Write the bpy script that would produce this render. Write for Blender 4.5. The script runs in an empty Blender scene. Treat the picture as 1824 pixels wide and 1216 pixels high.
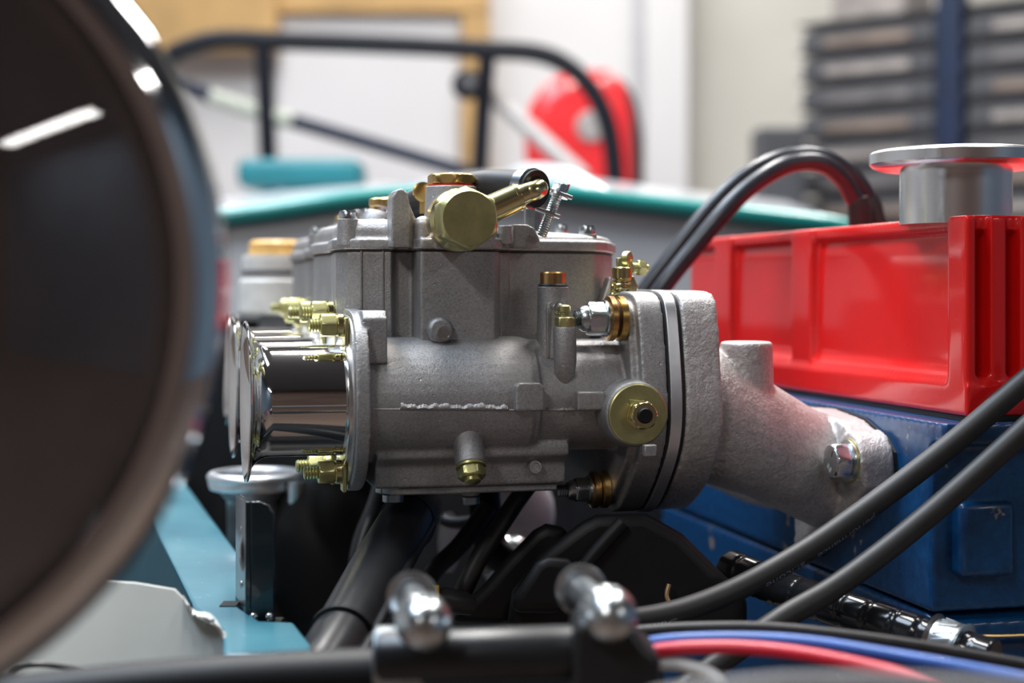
import bpy, bmesh, math, random
from math import sin, cos, pi, radians, sqrt, atan2
from mathutils import Vector, Matrix

random.seed(7)
SC = bpy.context.scene
COL = SC.collection

# ---------------------------------------------------------------- frame of the place
# Everything below is in millimetres; x right, y away from the camera, z up. z = 0 is the
# lens height, y = 0 the plane in focus. HGT lifts the whole place above the workshop floor.
HGT = 0.95
K, D, HY, CX = 0.22, 600.0, 515.0, 912.0
TH = radians(13.5)
U = Vector((cos(TH), sin(TH), 0)); V = Vector((-sin(TH), cos(TH), 0)); Z = Vector((0, 0, 1))
X = Vector((1, 0, 0)); Y = Vector((0, 1, 0))
ORG = Vector((0, 20, -43.6))           # on the axis of the nearest carburettor barrel

# ---------------------------------------------------------------- camera
cam_d = bpy.data.cameras.new('camera')
cam = bpy.data.objects.new('camera', cam_d); COL.objects.link(cam)
cam.location = (0, -D / 1000, HGT); cam.rotation_euler = (radians(90), 0, 0)
cam_d.sensor_width = 36.0
cam_d.lens = 36.0 * D / (1824 * K)
cam_d.shift_y = -(608 - HY) / 1824.0
cam_d.clip_start = 0.02; cam_d.clip_end = 60
cam_d.dof.use_dof = True
cam_d.dof.focus_distance = (D - 2) / 1000
cam_d.dof.aperture_fstop = 6.4
SC.camera = cam

# ---------------------------------------------------------------- world, exposure
wd = bpy.data.worlds.new('workshop_daylight'); SC.world = wd; wd.use_nodes = True
bg = wd.node_tree.nodes['Background']
bg.inputs['Color'].default_value = (0.72, 0.82, 1.0, 1); bg.inputs['Strength'].default_value = 0.30
SC.view_settings.view_transform = 'Standard'; SC.view_settings.look = 'None'
SC.view_settings.exposure = 0.60; SC.view_settings.gamma = 1.0
SC.view_settings.use_curve_mapping = False

def area_lamp(name, loc, size, size_y, power, color, rot=(0, 0, 0)):
    ld = bpy.data.lights.new(name, 'AREA'); ld.shape = 'RECTANGLE'
    ld.size = size; ld.size_y = size_y; ld.energy = power; ld.color = color
    lo = bpy.data.objects.new(name, ld); COL.objects.link(lo)
    lo.location = loc; lo.rotation_euler = rot
    return lo

# fluorescent battens under the workshop ceiling
LAMPS = [(-0.15, 0.75, 2.75, 36), (0.75, 0.85, 2.75, 18), (-1.0, 2.4, 2.9, 19), (1.1, 2.5, 2.9, 19),
         (0.1, 3.3, 2.9, 19), (-1.2, -2.6, 2.75, 30), (2.9, -3.0, 2.75, 16)]
for i, (lx, ly, lz, lp) in enumerate(LAMPS):
    area_lamp('batten_light', (lx, ly, lz), 0.22, 1.5, lp, (1.0, 0.97, 0.94))
# daylight through a skylight on the left of the bay
area_lamp('skylight', (-1.15, 0.25, 3.05), 0.9, 1.8, 55, (0.70, 0.84, 1.0))

# ---------------------------------------------------------------- mapping helpers
def W(px, py, y):
    t = (D + y) / D
    return Vector(((px - CX) * K * t, y, (HY - py) * K * t))
def G(a, b, c): return ORG + U * a + V * b + Z * c
def LB(px, py, b):
    r = Vector(((px - CX) * K, D, (HY - py) * K)); o = Vector((0, -D, 0)) - ORG
    t = (b - o.dot(V)) / r.dot(V); p = o + r * t
    return Vector((p.dot(U), p.dot(V), p.z))
def LA(px, py, a):
    r = Vector(((px - CX) * K, D, (HY - py) * K)); o = Vector((0, -D, 0)) - ORG
    t = (a - o.dot(U)) / r.dot(U); p = o + r * t
    return Vector((p.dot(U), p.dot(V), p.z))
def gp(px, py, b): return G(*LB(px, py, b))
def aB(px, b, py=600): return LB(px, py, b)[0]
def cB(py, b, px=800): return LB(px, py, b)[2]

# ---------------------------------------------------------------- materials
MATS = {}
def nmat(name):
    m = bpy.data.materials.new(name); m.use_nodes = True
    nt = m.node_tree; b = nt.nodes['Principled BSDF']
    MATS[name] = m
    return m, nt, b
def setp(b, color, metal=0.0, rough=0.5, coat=0.0, spec=None, coat_rough=0.05):
    b.inputs['Base Color'].default_value = (*color, 1); b.inputs['Metallic'].default_value = metal
    b.inputs['Roughness'].default_value = rough
    b.inputs['Coat Weight'].default_value = coat; b.inputs['Coat Roughness'].default_value = coat_rough
    if spec is not None: b.inputs['Specular IOR Level'].default_value = spec
def texco(nt):
    g = nt.nodes.new('ShaderNodeNewGeometry'); return g.outputs['Position']
def noise(nt, scale, detail=4, rough=0.55, src=None):
    n = nt.nodes.new('ShaderNodeTexNoise'); n.inputs['Scale'].default_value = scale
    n.inputs['Detail'].default_value = detail; n.inputs['Roughness'].default_value = rough
    nt.links.new(src or texco(nt), n.inputs['Vector']); return n.outputs['Fac']
def ramp(nt, fac, stops):
    r = nt.nodes.new('ShaderNodeValToRGB'); e = r.color_ramp.elements
    while len(e) < len(stops): e.new(0.5)
    for i, (p, c) in enumerate(stops):
        e[i].position = p; e[i].color = (*c, 1) if len(c) == 3 else c
    nt.links.new(fac, r.inputs['Fac']); return r.outputs['Color']
def bump(nt, b, fac, strength, dist):
    n = nt.nodes.new('ShaderNodeBump'); n.inputs['Strength'].default_value = strength
    n.inputs['Distance'].default_value = dist
    nt.links.new(fac, n.inputs['Height'])
    prev = b.inputs['Normal'].links
    if prev: nt.links.new(prev[0].from_socket, n.inputs['Normal'])
    nt.links.new(n.outputs['Normal'], b.inputs['Normal'])
def plain(name, color, metal=0.0, rough=0.5, coat=0.0, spec=None, vary=0.12, vscale=60, bs=0.0, bscale=900, bd=0.0003, coat_rough=0.05):
    m, nt, b = nmat(name); setp(b, color, metal, rough, coat, spec, coat_rough)
    lo = tuple(max(0, c * (1 - vary)) for c in color); hi = tuple(min(1, c * (1 + vary)) for c in color)
    nt.links.new(ramp(nt, noise(nt, vscale), [(0.3, lo), (0.7, hi)]), b.inputs['Base Color'])
    if bs > 0: bump(nt, b, noise(nt, bscale, 3), bs, bd)
    return m

def cast(name, c0, c1, metal, rough, fine, bs, coarse=300, cs=0.0):
    m, nt, b = nmat(name); setp(b, c0, metal, rough)
    c = ramp(nt, noise(nt, 55, 5), [(0.25, c0), (0.75, c1)])
    sp = ramp(nt, noise(nt, fine * 0.8, 5, 0.75), [(0.30, (0.70, 0.70, 0.70)), (0.50, (1, 1, 1)), (0.72, (1.22, 1.2, 1.18))])
    mx = nt.nodes.new('ShaderNodeMix'); mx.data_type = 'RGBA'; mx.blend_type = 'MULTIPLY'; mx.inputs[0].default_value = 1.0
    nt.links.new(c, mx.inputs[6]); nt.links.new(sp, mx.inputs[7]); nt.links.new(mx.outputs[2], b.inputs['Base Color'])
    r = nt.nodes.new('ShaderNodeMapRange'); r.inputs['To Min'].default_value = rough - 0.08; r.inputs['To Max'].default_value = rough + 0.12
    nt.links.new(noise(nt, 120, 4), r.inputs['Value']); nt.links.new(r.outputs[0], b.inputs['Roughness'])
    if cs: bump(nt, b, noise(nt, coarse, 5, 0.6), cs, 0.0016)
    bump(nt, b, noise(nt, fine, 5, 0.7), bs, 0.0006)
    v = nt.nodes.new('ShaderNodeTexVoronoi'); v.inputs['Scale'].default_value = 170; v.inputs['Randomness'].default_value = 1
    nt.links.new(texco(nt), v.inputs['Vector'])
    bump(nt, b, ramp(nt, v.outputs['Distance'], [(0.03, (0, 0, 0)), (0.09, (1, 1, 1))]), 0.5, 0.0005)
    return m
cast('cast_alloy', (0.325, 0.32, 0.322), (0.445, 0.435, 0.435), 0.75, 0.44, 1300, 0.45, 260, 0.10)
cast('cast_lid', (0.40, 0.393, 0.393), (0.53, 0.52, 0.52), 0.80, 0.41, 1300, 0.40, 220, 0.14)
cast('cast_manifold', (0.44, 0.42, 0.415), (0.60, 0.57, 0.56), 0.66, 0.46, 800, 0.75, 230, 0.45)
plain('machined_alloy', (0.82, 0.82, 0.83), 1.0, 0.27, vary=0.05, vscale=30, bs=0.05, bscale=2200)
plain('plate_alloy', (0.74, 0.75, 0.78), 0.85, 0.36, vary=0.10, vscale=90, bs=0.08, bscale=1500)
plain('polished_steel', (0.80, 0.79, 0.77), 1.0, 0.07, vary=0.03, vscale=20)
plain('chrome', (0.86, 0.87, 0.88), 1.0, 0.05, vary=0.02)
plain('zinc', (0.62, 0.66, 0.68), 1.0, 0.26, vary=0.12, vscale=150, bs=0.06)
plain('dark_zinc', (0.30, 0.33, 0.35), 1.0, 0.34, vary=0.15, vscale=150)
plain('yellow_zinc', (0.56, 0.53, 0.25), 0.92, 0.36, vary=0.16, vscale=130, bs=0.08, bscale=1500)
plain('bright_passivate', (0.80, 0.73, 0.40), 1.0, 0.20, vary=0.12, vscale=120)
plain('brass', (0.66, 0.45, 0.16), 1.0, 0.28, vary=0.14, vscale=150, bs=0.05)
plain('copper_brass', (0.60, 0.36, 0.15), 1.0, 0.28, vary=0.14, vscale=150, bs=0.05)
plain('red_fibre', (0.55, 0.05, 0.03), 0.0, 0.5)
plain('black_rubber', (0.022, 0.021, 0.022), 0.0, 0.46, vary=0.2, vscale=200, bs=0.10, bscale=1600)
plain('hose_rubber', (0.020, 0.019, 0.019), 0.0, 0.50, vary=0.15, vscale=200, bs=0.06, bscale=2000)
plain('lead_rubber', (0.03, 0.033, 0.042), 0.0, 0.30, vary=0.15, vscale=200)
plain('black_plastic', (0.007, 0.007, 0.008), 0.0, 0.5, spec=0.3, vary=0.2, vscale=80, bs=0.06)
plain('black_gloss', (0.010, 0.011, 0.013), 0.0, 0.16, vary=0.2, vscale=40)
plain('black_satin', (0.016, 0.017, 0.019), 0.1, 0.34, vary=0.2, vscale=80)
plain('brown_gasket', (0.09, 0.06, 0.045), 0.0, 0.7)
plain('gasket', (0.014, 0.013, 0.013), 0.0, 0.7)
plain('red_paint', (0.80, 0.006, 0.006), 0.0, 0.45, spec=0.3, coat=0.8, vary=0.05, vscale=40, bs=0.10, bscale=420, bd=0.0005, coat_rough=0.09)
plain('dark_teal', (0.006, 0.016, 0.022), 0.1, 0.30, coat=0.5, vary=0.15, vscale=80)
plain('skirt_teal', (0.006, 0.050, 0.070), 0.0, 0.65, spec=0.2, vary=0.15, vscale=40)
plain('cream_panel', (0.46, 0.46, 0.42), 0.0, 0.5, vary=0.05, vscale=30)
plain('torn_film', (0.75, 0.76, 0.74), 0.0, 0.5)
plain('red_wire', (0.62, 0.012, 0.035), 0.0, 0.35)
plain('blue_wire', (0.012, 0.10, 0.40), 0.0, 0.35)
plain('white_wire', (0.62, 0.62, 0.60), 0.0, 0.4)
plain('grey_panel', (0.10, 0.10, 0.105), 0.0, 0.5)
plain('print_grey', (0.20, 0.25, 0.32), 0.0, 0.6)
plain('print_white', (0.8, 0.8, 0.78), 0.2, 0.5)
plain('tan_metal', (0.45, 0.30, 0.16), 0.5, 0.4)
plain('copper_pipe', (0.62, 0.27, 0.16), 0.6, 0.4)
plain('skin_tan', (0.78, 0.60, 0.46), 0.0, 0.6)
plain('yellow_paint', (0.75, 0.45, 0.03), 0.0, 0.4)
plain('reservoir', (0.82, 0.80, 0.76), 0.0, 0.4)
plain('amber_cap', (0.85, 0.50, 0.16), 0.0, 0.4)
plain('chassis_grey', (0.20, 0.20, 0.215), 0.1, 0.5, vary=0.25, vscale=25)
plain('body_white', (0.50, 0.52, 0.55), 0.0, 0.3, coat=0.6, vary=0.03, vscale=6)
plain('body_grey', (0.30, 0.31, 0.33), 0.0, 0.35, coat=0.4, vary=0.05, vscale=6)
plain('body_teal', (0.004, 0.27, 0.25), 0.0, 0.28, coat=0.7, vary=0.06, vscale=8)
plain('seat_teal', (0.006, 0.15, 0.18), 0.0, 0.5, vary=0.1, vscale=12)
plain('bar_black', (0.005, 0.006, 0.010), 0.0, 0.55, spec=0.2, vary=0.2)
plain('bar_navy', (0.006, 0.012, 0.03), 0.0, 0.55, spec=0.2, vary=0.2)
plain('sleeve_pale', (0.36, 0.37, 0.31), 0.0, 0.6)
plain('strap_grey', (0.34, 0.32, 0.31), 0.2, 0.5)
plain('seat_red', (0.68, 0.025, 0.030), 0.0, 0.35, coat=0.4, vary=0.1, vscale=6)
plain('seat_dark', (0.05, 0.02, 0.02), 0.0, 0.5)
plain('timber', (0.47, 0.29, 0.11), 0.0, 0.6, vary=0.22, vscale=5)
plain('board_white', (0.66, 0.65, 0.66), 0.0, 0.6, vary=0.03, vscale=3)
plain('wall_paint', (0.66, 0.65, 0.655), 0.0, 0.7, vary=0.03, vscale=2)
plain('wall_beige', (0.56, 0.54, 0.485), 0.0, 0.7, vary=0.06, vscale=2)
plain('conduit_grey', (0.48, 0.48, 0.50), 0.0, 0.6)
plain('bin_grey', (0.055, 0.057, 0.065), 0.0, 0.55, vary=0.2, vscale=10)
plain('bin_tan', (0.30, 0.27, 0.25), 0.0, 0.6, vary=0.3, vscale=14)
plain('bin_steel', (0.15, 0.14, 0.14), 0.2, 0.5, vary=0.3, vscale=14)
plain('strip_brown', (0.20, 0.15, 0.12), 0.0, 0.6, vary=0.3, vscale=14)
plain('rack_blue', (0.004, 0.014, 0.045), 0.0, 0.4, vary=0.2, vscale=10)
plain('ceiling_grey', (0.16, 0.165, 0.175), 0.0, 0.8)
plain('wall_dark', (0.09, 0.075, 0.07), 0.0, 0.8, vary=0.2, vscale=2)
plain('wall_brick', (0.135, 0.088, 0.072), 0.0, 0.8, vary=0.3, vscale=3)
plain('wall_blue', (0.13, 0.19, 0.26), 0.0, 0.8, vary=0.15, vscale=3)
plain('wall_grey', (0.46, 0.45, 0.45), 0.0, 0.7, vary=0.06, vscale=2)
plain('lamp_white', (0.8, 0.8, 0.8), 0.0, 0.5)
plain('reflector_dark', (0.50, 0.50, 0.52), 1.0, 0.12, vary=0.05)
plain('concrete', (0.13, 0.09, 0.07), 0.0, 0.5, vary=0.18, vscale=3)

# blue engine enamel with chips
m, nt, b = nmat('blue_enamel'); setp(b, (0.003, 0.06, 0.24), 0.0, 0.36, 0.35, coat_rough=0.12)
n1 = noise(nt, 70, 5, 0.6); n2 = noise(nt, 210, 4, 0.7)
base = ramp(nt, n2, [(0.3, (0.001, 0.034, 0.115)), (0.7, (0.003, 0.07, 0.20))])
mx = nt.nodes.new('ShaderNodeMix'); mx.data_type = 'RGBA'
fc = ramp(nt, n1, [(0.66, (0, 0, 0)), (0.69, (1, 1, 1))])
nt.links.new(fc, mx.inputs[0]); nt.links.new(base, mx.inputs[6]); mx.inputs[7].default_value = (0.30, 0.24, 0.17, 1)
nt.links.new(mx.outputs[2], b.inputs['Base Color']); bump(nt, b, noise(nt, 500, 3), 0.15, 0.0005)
# teal chassis paint, scuffed
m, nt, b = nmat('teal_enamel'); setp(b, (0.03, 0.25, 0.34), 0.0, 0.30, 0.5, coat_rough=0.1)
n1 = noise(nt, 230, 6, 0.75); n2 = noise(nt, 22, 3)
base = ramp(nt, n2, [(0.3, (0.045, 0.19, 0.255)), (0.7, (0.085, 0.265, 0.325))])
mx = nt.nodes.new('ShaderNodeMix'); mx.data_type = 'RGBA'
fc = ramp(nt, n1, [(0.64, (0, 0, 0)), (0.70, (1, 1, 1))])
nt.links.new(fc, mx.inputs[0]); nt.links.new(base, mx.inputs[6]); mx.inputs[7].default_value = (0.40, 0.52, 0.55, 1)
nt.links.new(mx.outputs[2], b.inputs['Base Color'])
# headlight lens
m, nt, b = nmat('lens_glass'); setp(b, (1, 1, 1), 0.0, 0.02)
b.inputs['Transmission Weight'].default_value = 1.0; b.inputs['IOR'].default_value = 1.5
# lit tube
m, nt, b = nmat('tube_glow'); setp(b, (0.9, 0.9, 0.9))
b.inputs['Emission Color'].default_value = (0.9, 0.96, 1.0, 1); b.inputs['Emission Strength'].default_value = 6.0

# ---------------------------------------------------------------- mesh builder (mm)
def frame(n):
    n = Vector(n).normalized()
    t = Vector((0, 0, 1)) if abs(n.z) < 0.9 else Vector((1, 0, 0))
    a = t.cross(n).normalized(); b_ = n.cross(a).normalized()
    return a, b_, n
class MB:
    def __init__(s): s.v = []; s.f = []
    def ring_stack(s, rings, cap0=True, cap1=True, closed=True):
        base = len(s.v); n = len(rings[0])
        for r in rings: s.v += [Vector(p) for p in r]
        for i in range(len(rings) - 1):
            for j in range(n if closed else n - 1):
                k = (j + 1) % n; o = base + i * n
                s.f.append((o + j, o + k, o + n + k, o + n + j))
        if cap0: s.f.append(tuple(base + j for j in reversed(range(n))))
        if cap1: s.f.append(tuple(base + (len(rings) - 1) * n + j for j in range(n)))
        return s
    def box(s, c, sx, sy, sz, ax=X, ay=Y, az=Z):
        c = Vector(c); r = []
        for q in (-1, 1):
            r.append([c + ax * (i * sx / 2) + ay * (j * sy / 2) + az * (q * sz / 2) for i, j in ((-1, -1), (1, -1), (1, 1), (-1, 1))])
        return s.ring_stack(r)
    def prism(s, poly, O, ax, ay, n, h0, h1):
        O = Vector(O)
        return s.ring_stack([[O + ax * p[0] + ay * p[1] + n * h for p in poly] for h in (h0, h1)])
    def layers(s, lay, O, ax, ay, n):
        O = Vector(O)
        return s.ring_stack([[O + ax * p[0] + ay * p[1] + n * h for p in poly] for poly, h in lay])
    def lathe(s, prof, O, n, segs=32, cap0=True, cap1=True):
        O = Vector(O); a, b_, n = frame(n)
        return s.ring_stack([[O + n * h + (a * cos(2 * pi * k / segs) + b_ * sin(2 * pi * k / segs)) * max(r, 0.001) for k in range(segs)] for h, r in prof], cap0, cap1)
    def cyl(s, O, n, r, h, segs=28, r1=None):
        return s.lathe([(0, r), (h, r if r1 is None else r1)], O, n, segs)
    def hexa(s, O, n, af, h, rot=0, cham=0.16, both=True, segs=48):
        O = Vector(O); a, b_, n = frame(n); ap = af / 2; rc = ap / cos(pi / 6)
        def hr(t):
            t = (t - rot) % (pi / 3) - pi / 6
            return ap / cos(t)
        ch = cham * ap
        hs = [(0, ap * 0.96), (ch * 0.5, (ap * .96 + rc) / 2), (ch, rc)] if both else [(0, rc)]
        hs += [(h - ch, rc), (h - ch * 0.5, (ap * .96 + rc) / 2), (h, ap * 0.95)]
        return s.ring_stack([[O + n * hh + (a * cos(2 * pi * k / segs) + b_ * sin(2 * pi * k / segs)) * min(hr(2 * pi * k / segs), R) for k in range(segs)] for hh, R in hs])
    def thread(s, O, n, r, L, pitch=1.0, segs=20, tip=True):
        prof = []; h = 0
        while h < L - pitch * 0.6:
            prof += [(h, r * 0.84), (h + pitch / 2, r)]; h += pitch
        prof += [(L - 0.3, r * 0.84), (L, r * 0.72)]
        return s.lathe(prof, O, n, segs)
    def tube(s, pts, r, segs=16, sub=6, caps=True, smooth=True):
        P = [Vector(p) for p in pts]
        R = list(r) if isinstance(r, (list, tuple)) else [r] * len(P)
        if smooth and len(P) > 2: P, R = catmull(P, R, sub)
        rings = []; prev = None
        for i, p in enumerate(P):
            t = (P[min(i + 1, len(P) - 1)] - P[max(i - 1, 0)]).normalized()
            if prev is None: a, b_, _ = frame(t)
            else:
                a = (prev - t * prev.dot(t)).normalized(); b_ = t.cross(a)
            prev = a
            rings.append([p + (a * cos(2 * pi * k / segs) + b_ * sin(2 * pi * k / segs)) * R[i] for k in range(segs)])
        return s.ring_stack(rings, caps, caps)
    def ell(s, c, rx, ry, rz, ax=X, ay=Y, az=Z, segs=24, rows=12):
        c = Vector(c); rings = []
        for i in range(1, rows):
            t = -pi / 2 + pi * i / rows
            rings.append([c + (ax * rx * cos(2 * pi * k / segs) + ay * ry * sin(2 * pi * k / segs)) * cos(t) + az * rz * sin(t) for k in range(segs)])
        return s.ring_stack(rings)
def catmull(P, R, sub):
    Q = []; S = []
    for i in range(len(P) - 1):
        p0, p1, p2, p3 = P[max(i - 1, 0)], P[i], P[i + 1], P[min(i + 2, len(P) - 1)]
        for k in range(sub):
            t = k / sub
            Q.append(0.5 * ((2 * p1) + (p2 - p0) * t + (2 * p0 - 5 * p1 + 4 * p2 - p3) * t * t + (3 * p1 - p0 - 3 * p2 + p3) * t ** 3))
            S.append(R[i] * (1 - t) + R[i + 1] * t)
    Q.append(P[-1]); S.append(R[-1]); return Q, S

WLOC = {}
def to_mesh(name, verts, faces, smooth, voxel=None, iters=0):
    me = bpy.data.meshes.new(name); me.from_pydata([tuple(p) for p in verts], [], faces); me.update()
    bm = bmesh.new(); bm.from_mesh(me)
    bmesh.ops.recalc_face_normals(bm, faces=bm.faces); bm.to_mesh(me); bm.free()
    if voxel:
        o = bpy.data.objects.new('tmp', me); COL.objects.link(o)
        md = o.modifiers.new('r', 'REMESH'); md.mode = 'VOXEL'; md.voxel_size = voxel; md.adaptivity = 0.0
        if iters:
            ms = o.modifiers.new('s', 'SMOOTH'); ms.factor = 0.5; ms.iterations = iters
        dg = bpy.context.evaluated_depsgraph_get()
        ev = o.evaluated_get(dg)
        me2 = bpy.data.meshes.new_from_object(ev, depsgraph=dg)
        bpy.data.objects.remove(o); bpy.data.meshes.remove(me); me = me2; me.name = name
        for p in me.polygons: p.use_smooth = True
    elif smooth is not None:
        for p in me.polygons: p.use_smooth = True
        if smooth < 180: me.set_sharp_from_angle(angle=radians(smooth))
    return me
def part(name, mb, mat, parent=None, bevel=0, seg=2, smooth=35, voxel=None, iters=0, label=None, subsurf=0):
    me = to_mesh(name, mb.v, mb.f, smooth, voxel, iters)
    n = len(me.vertices); co = [0.0] * (3 * n); me.vertices.foreach_get('co', co)
    xs, ys, zs = co[0::3], co[1::3], co[2::3]
    c = Vector(((min(xs) + max(xs)) / 2, (min(ys) + max(ys)) / 2, min(zs)))
    me.transform(Matrix.Scale(0.001, 4) @ Matrix.Translation(-c))
    me.materials.append(MATS[mat])
    o = bpy.data.objects.new(name, me); COL.objects.link(o)
    wl = c * 0.001 + Vector((0, 0, HGT)); WLOC[o] = wl
    if parent is not None:
        o.parent = parent; o.location = wl - WLOC[parent]
    else: o.location = wl
    if bevel:
        bv = o.modifiers.new('b', 'BEVEL'); bv.width = bevel * 0.001; bv.segments = seg; bv.limit_method = 'ANGLE'; bv.angle_limit = radians(40)
        bv.use_clamp_overlap = True
    if subsurf:
        ss = o.modifiers.new('s', 'SUBSURF'); ss.levels = subsurf; ss.render_levels = subsurf
    if label: o['label'] = label
    return o
def thing(name, label, cat, base, group=None):
    o = bpy.data.objects.new(name, None); COL.objects.link(o); o.empty_display_size = 0.01
    o.location = Vector(base) * 0.001 + Vector((0, 0, HGT)); WLOC[o] = o.location.copy()
    o['label'] = label; o['category'] = cat
    if group: o['group'] = group
    return o
def tag(o, label, cat, group=None):
    o['label'] = label; o['category'] = cat
    if group: o['group'] = group
    return o
def struct(o): o['kind'] = 'structure'; return o
def copy_tree(o, offset, label=None, parent=None):
    c = o.copy(); COL.objects.link(c); c.parent = parent
    WLOC[c] = WLOC[o] + Vector(offset) * 0.001
    if parent is None: c.location = WLOC[c]
    if label: c['label'] = label
    for ch in list(o.children): copy_tree(ch, offset, None, c)
    return c

# ================================================================= WORKSHOP
FLZ = -HGT * 1000
def slab(name, mat, x0, x1, y0, y1, z0, z1):
    return struct(part(name, MB().box(((x0 + x1) / 2, (y0 + y1) / 2, (z0 + z1) / 2), x1 - x0, y1 - y0, z1 - z0), mat))
YW = 3900
slab('floor', 'concrete', -3500, 3500, -4500, YW + 100, FLZ - 50, FLZ)
slab('wall_back', 'wall_paint', -3500, 525, YW, YW + 100, FLZ, 2200)
slab('wall_recess', 'wall_beige', 525, 3500, YW + 60, YW + 160, FLZ, 2200)
slab('ceiling', 'ceiling_grey', -3500, 3500, -4500, YW + 160, 2200, 2260)
slab('wall_left', 'wall_grey', -3600, -3500, -4500, YW + 100, FLZ, 2200)
slab('wall_right', 'wall_blue', 3500, 3600, -4500, YW + 160, FLZ, 2200)
slab('wall_front', 'wall_brick', -3500, 3500, -4600, -4500, FLZ, 2200)

# ================================================================= CARBURETTOR
carb = thing('carburetor', 'grey cast twin-barrel side-draught carburetor nearest to the camera, in focus', 'carburetor', G(0, 30, -40), 'side-draught carburetors')
RB = 24.5
aI0, aI1 = aB(636, -29, 712), aB(661, -29, 712)          # inlet flange faces
aO1 = aB(1190, -30, 740); aO0 = aO1 - 10.5               # outlet flange faces
MID = 45.0
def stadium(r, n=20, b0=0.0, b1=90.0):
    p = [(b0 + r * cos(radians(90 + 180 * i / n)), r * sin(radians(90 + 180 * i / n))) for i in range(n + 1)]
    return p + [(b1 + r * cos(radians(-90 + 180 * i / n)), r * sin(radians(-90 + 180 * i / n))) for i in range(n + 1)]
def mirror(poly): return poly + [(2 * MID - b_, c) for b_, c in reversed(poly)]
# flange outline in the (b, c) plane, read where its near edge shows
oa = aO1
OUT = []
for px, py in ((1172, 521), (1180, 545), (1184, 590), (1188, 650), (1191, 710), (1190, 765), (1184, 805), (1172, 845), (1158, 880), (1143, 908)):
    q = LA(px, py, oa); OUT.append((q[1], q[2]))
OUT = [(OUT[0][0] + 14, OUT[0][1] + 0.5)] + OUT + [(OUT[-1][0] + 8, OUT[-1][1] - 1.5)]
def smooth2(poly, sub=5):
    P, _ = catmull([Vector((p[0], p[1], 0)) for p in poly], [0] * len(poly), sub)
    for _k in range(12):
        P = [P[0]] + [(P[i - 1] + P[i] * 2 + P[i + 1]) / 4 for i in range(1, len(P) - 1)] + [P[-1]]
    return [(p.x, p.y) for p in P]
OUT = smooth2(OUT)
FLG = mirror(OUT)
def scale_poly(poly, s): return [(MID + (b_ - MID) * s, c * s) for b_, c in poly]
def offs(poly, d):
    cx = sum(p[0] for p in poly) / len(poly); cy = sum(p[1] for p in poly) / len(poly); out = []
    n = len(poly)
    for i in range(n):
        p0, p1, p2 = Vector(poly[i - 1]), Vector(poly[i]), Vector(poly[(i + 1) % n])
        t = (p2 - p0)
        if t.length < 1e-6: out.append(tuple(p1)); continue
        t.normalize(); nn = Vector((t.y, -t.x))
        if nn.dot(p1 - Vector((cx, cy))) < 0: nn = -nn
        out.append(tuple(p1 + nn * d))
    return out

O0 = G(0, 0, 0)
mb = MB()
aS = aB(962, -RB, 712)
mb.prism(stadium(RB), O0, V, Z, U, aI1 - 3, aS - 2)
mb.prism(stadium(RB - 0.8), O0, V, Z, U, aS - 3, aS + 1)
mb.prism(stadium(RB - 2.6), O0, V, Z, U, aS - 4, aO1 - 4)
mb.prism(FLG, O0, V, Z, U, aO0, aO1)
mb.prism(offs(FLG, -3.5), O0, V, Z, U, aO0 - 3.5, aO1)
# deck along the right end below the float bowl
mb.prism([(-12, 0), (-12, 21), (-9, 23), (99, 23), (102, 21), (102, 0)], O0, V, Z, U, aB(905, -10), aO0)
# bottom casting with its bevelled edge
cb0, cb1 = cB(818, -18), cB(866, -8)
mb.prism([(-15.5, cb0 + 5), (-15.5, cb0 + 0.5), (-11, cb0 - 3), (-10, cb1), (100, cb1), (101, cb0 - 3), (105.5, cb0), (105.5, cb0 + 5)], O0, V, Z, U, aB(668, -12), aB(1010, -12))
# rib up the belly between the flanges
body_base = part('barrel_casting', mb, 'cast_alloy', carb, voxel=0.75, iters=5)

# bosses on the side
mb = MB()
b0 = -29.0
a0, a1 = aB(919, b0, 710), aB(969, b0, 710)
mb.prism([(a0, cB(735, b0)), (a0, cB(690, b0)), (a0 + 1.5, cB(684, b0)), (a1 - 1.5, cB(684, b0)), (a1, cB(690, b0)), (a1, cB(735, b0))], O0, U, Z, V, b0, -16)
part('side_boss', mb, 'cast_alloy', carb, voxel=0.45, iters=4)
mb = MB(); b0 = -27.0
a0, a1 = aB(1029, b0, 717), aB(1078, b0, 717)
mb.prism([(a0, cB(735, b0)), (a0, cB(702, b0)), (a1, cB(702, b0)), (a1, cB(735, b0))], O0, U, Z, V, b0, -14)
part('side_boss', mb, 'cast_alloy', carb, voxel=0.45, iters=4)
# spindle boss
SPB = -33.0
sp = LB(1137, 738, SPB); spo = G(*sp)
mb = MB().lathe([(0, 13.8), (7, 13.2), (9.4, 12.6), (10, 11.5)], G(sp[0], -21.5, sp[2]), -V, 40)
part('spindle_boss', mb, 'cast_alloy', carb, voxel=0.5, iters=4)
w = part('spindle_washer', MB().lathe([(0, 11.6), (0.4, 12.0), (1.4, 12.0), (1.8, 11.5)], G(sp[0], -31.4, sp[2]), -V, 56), 'yellow_zinc', carb)
tb = MB().prism([(-3.6, 3.2), (2.2, 3.2), (2.0, 5.4), (-3.8, 6.0)], G(sp[0], -33.2, sp[2]), U, Z, -V, 0, 1.1)
part('tab', tb, 'yellow_zinc', w, bevel=0.15)
sn = part('spindle_nut', MB().lathe([(0, 6.1), (0.7, 6.1)], G(sp[0] + 0.9, -33.2, sp[2]), -V).hexa(G(sp[0] + 0.9, -33.8, sp[2]), -V, 10.2, 4.6, rot=0.2), 'bright_passivate', carb)
part('spindle_end', MB().lathe([(0, 3.1), (4.4, 3.1), (5.0, 2.6)], G(sp[0] + 0.9, -34.6, sp[2]), -V), 'black_plastic', sn)
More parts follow.
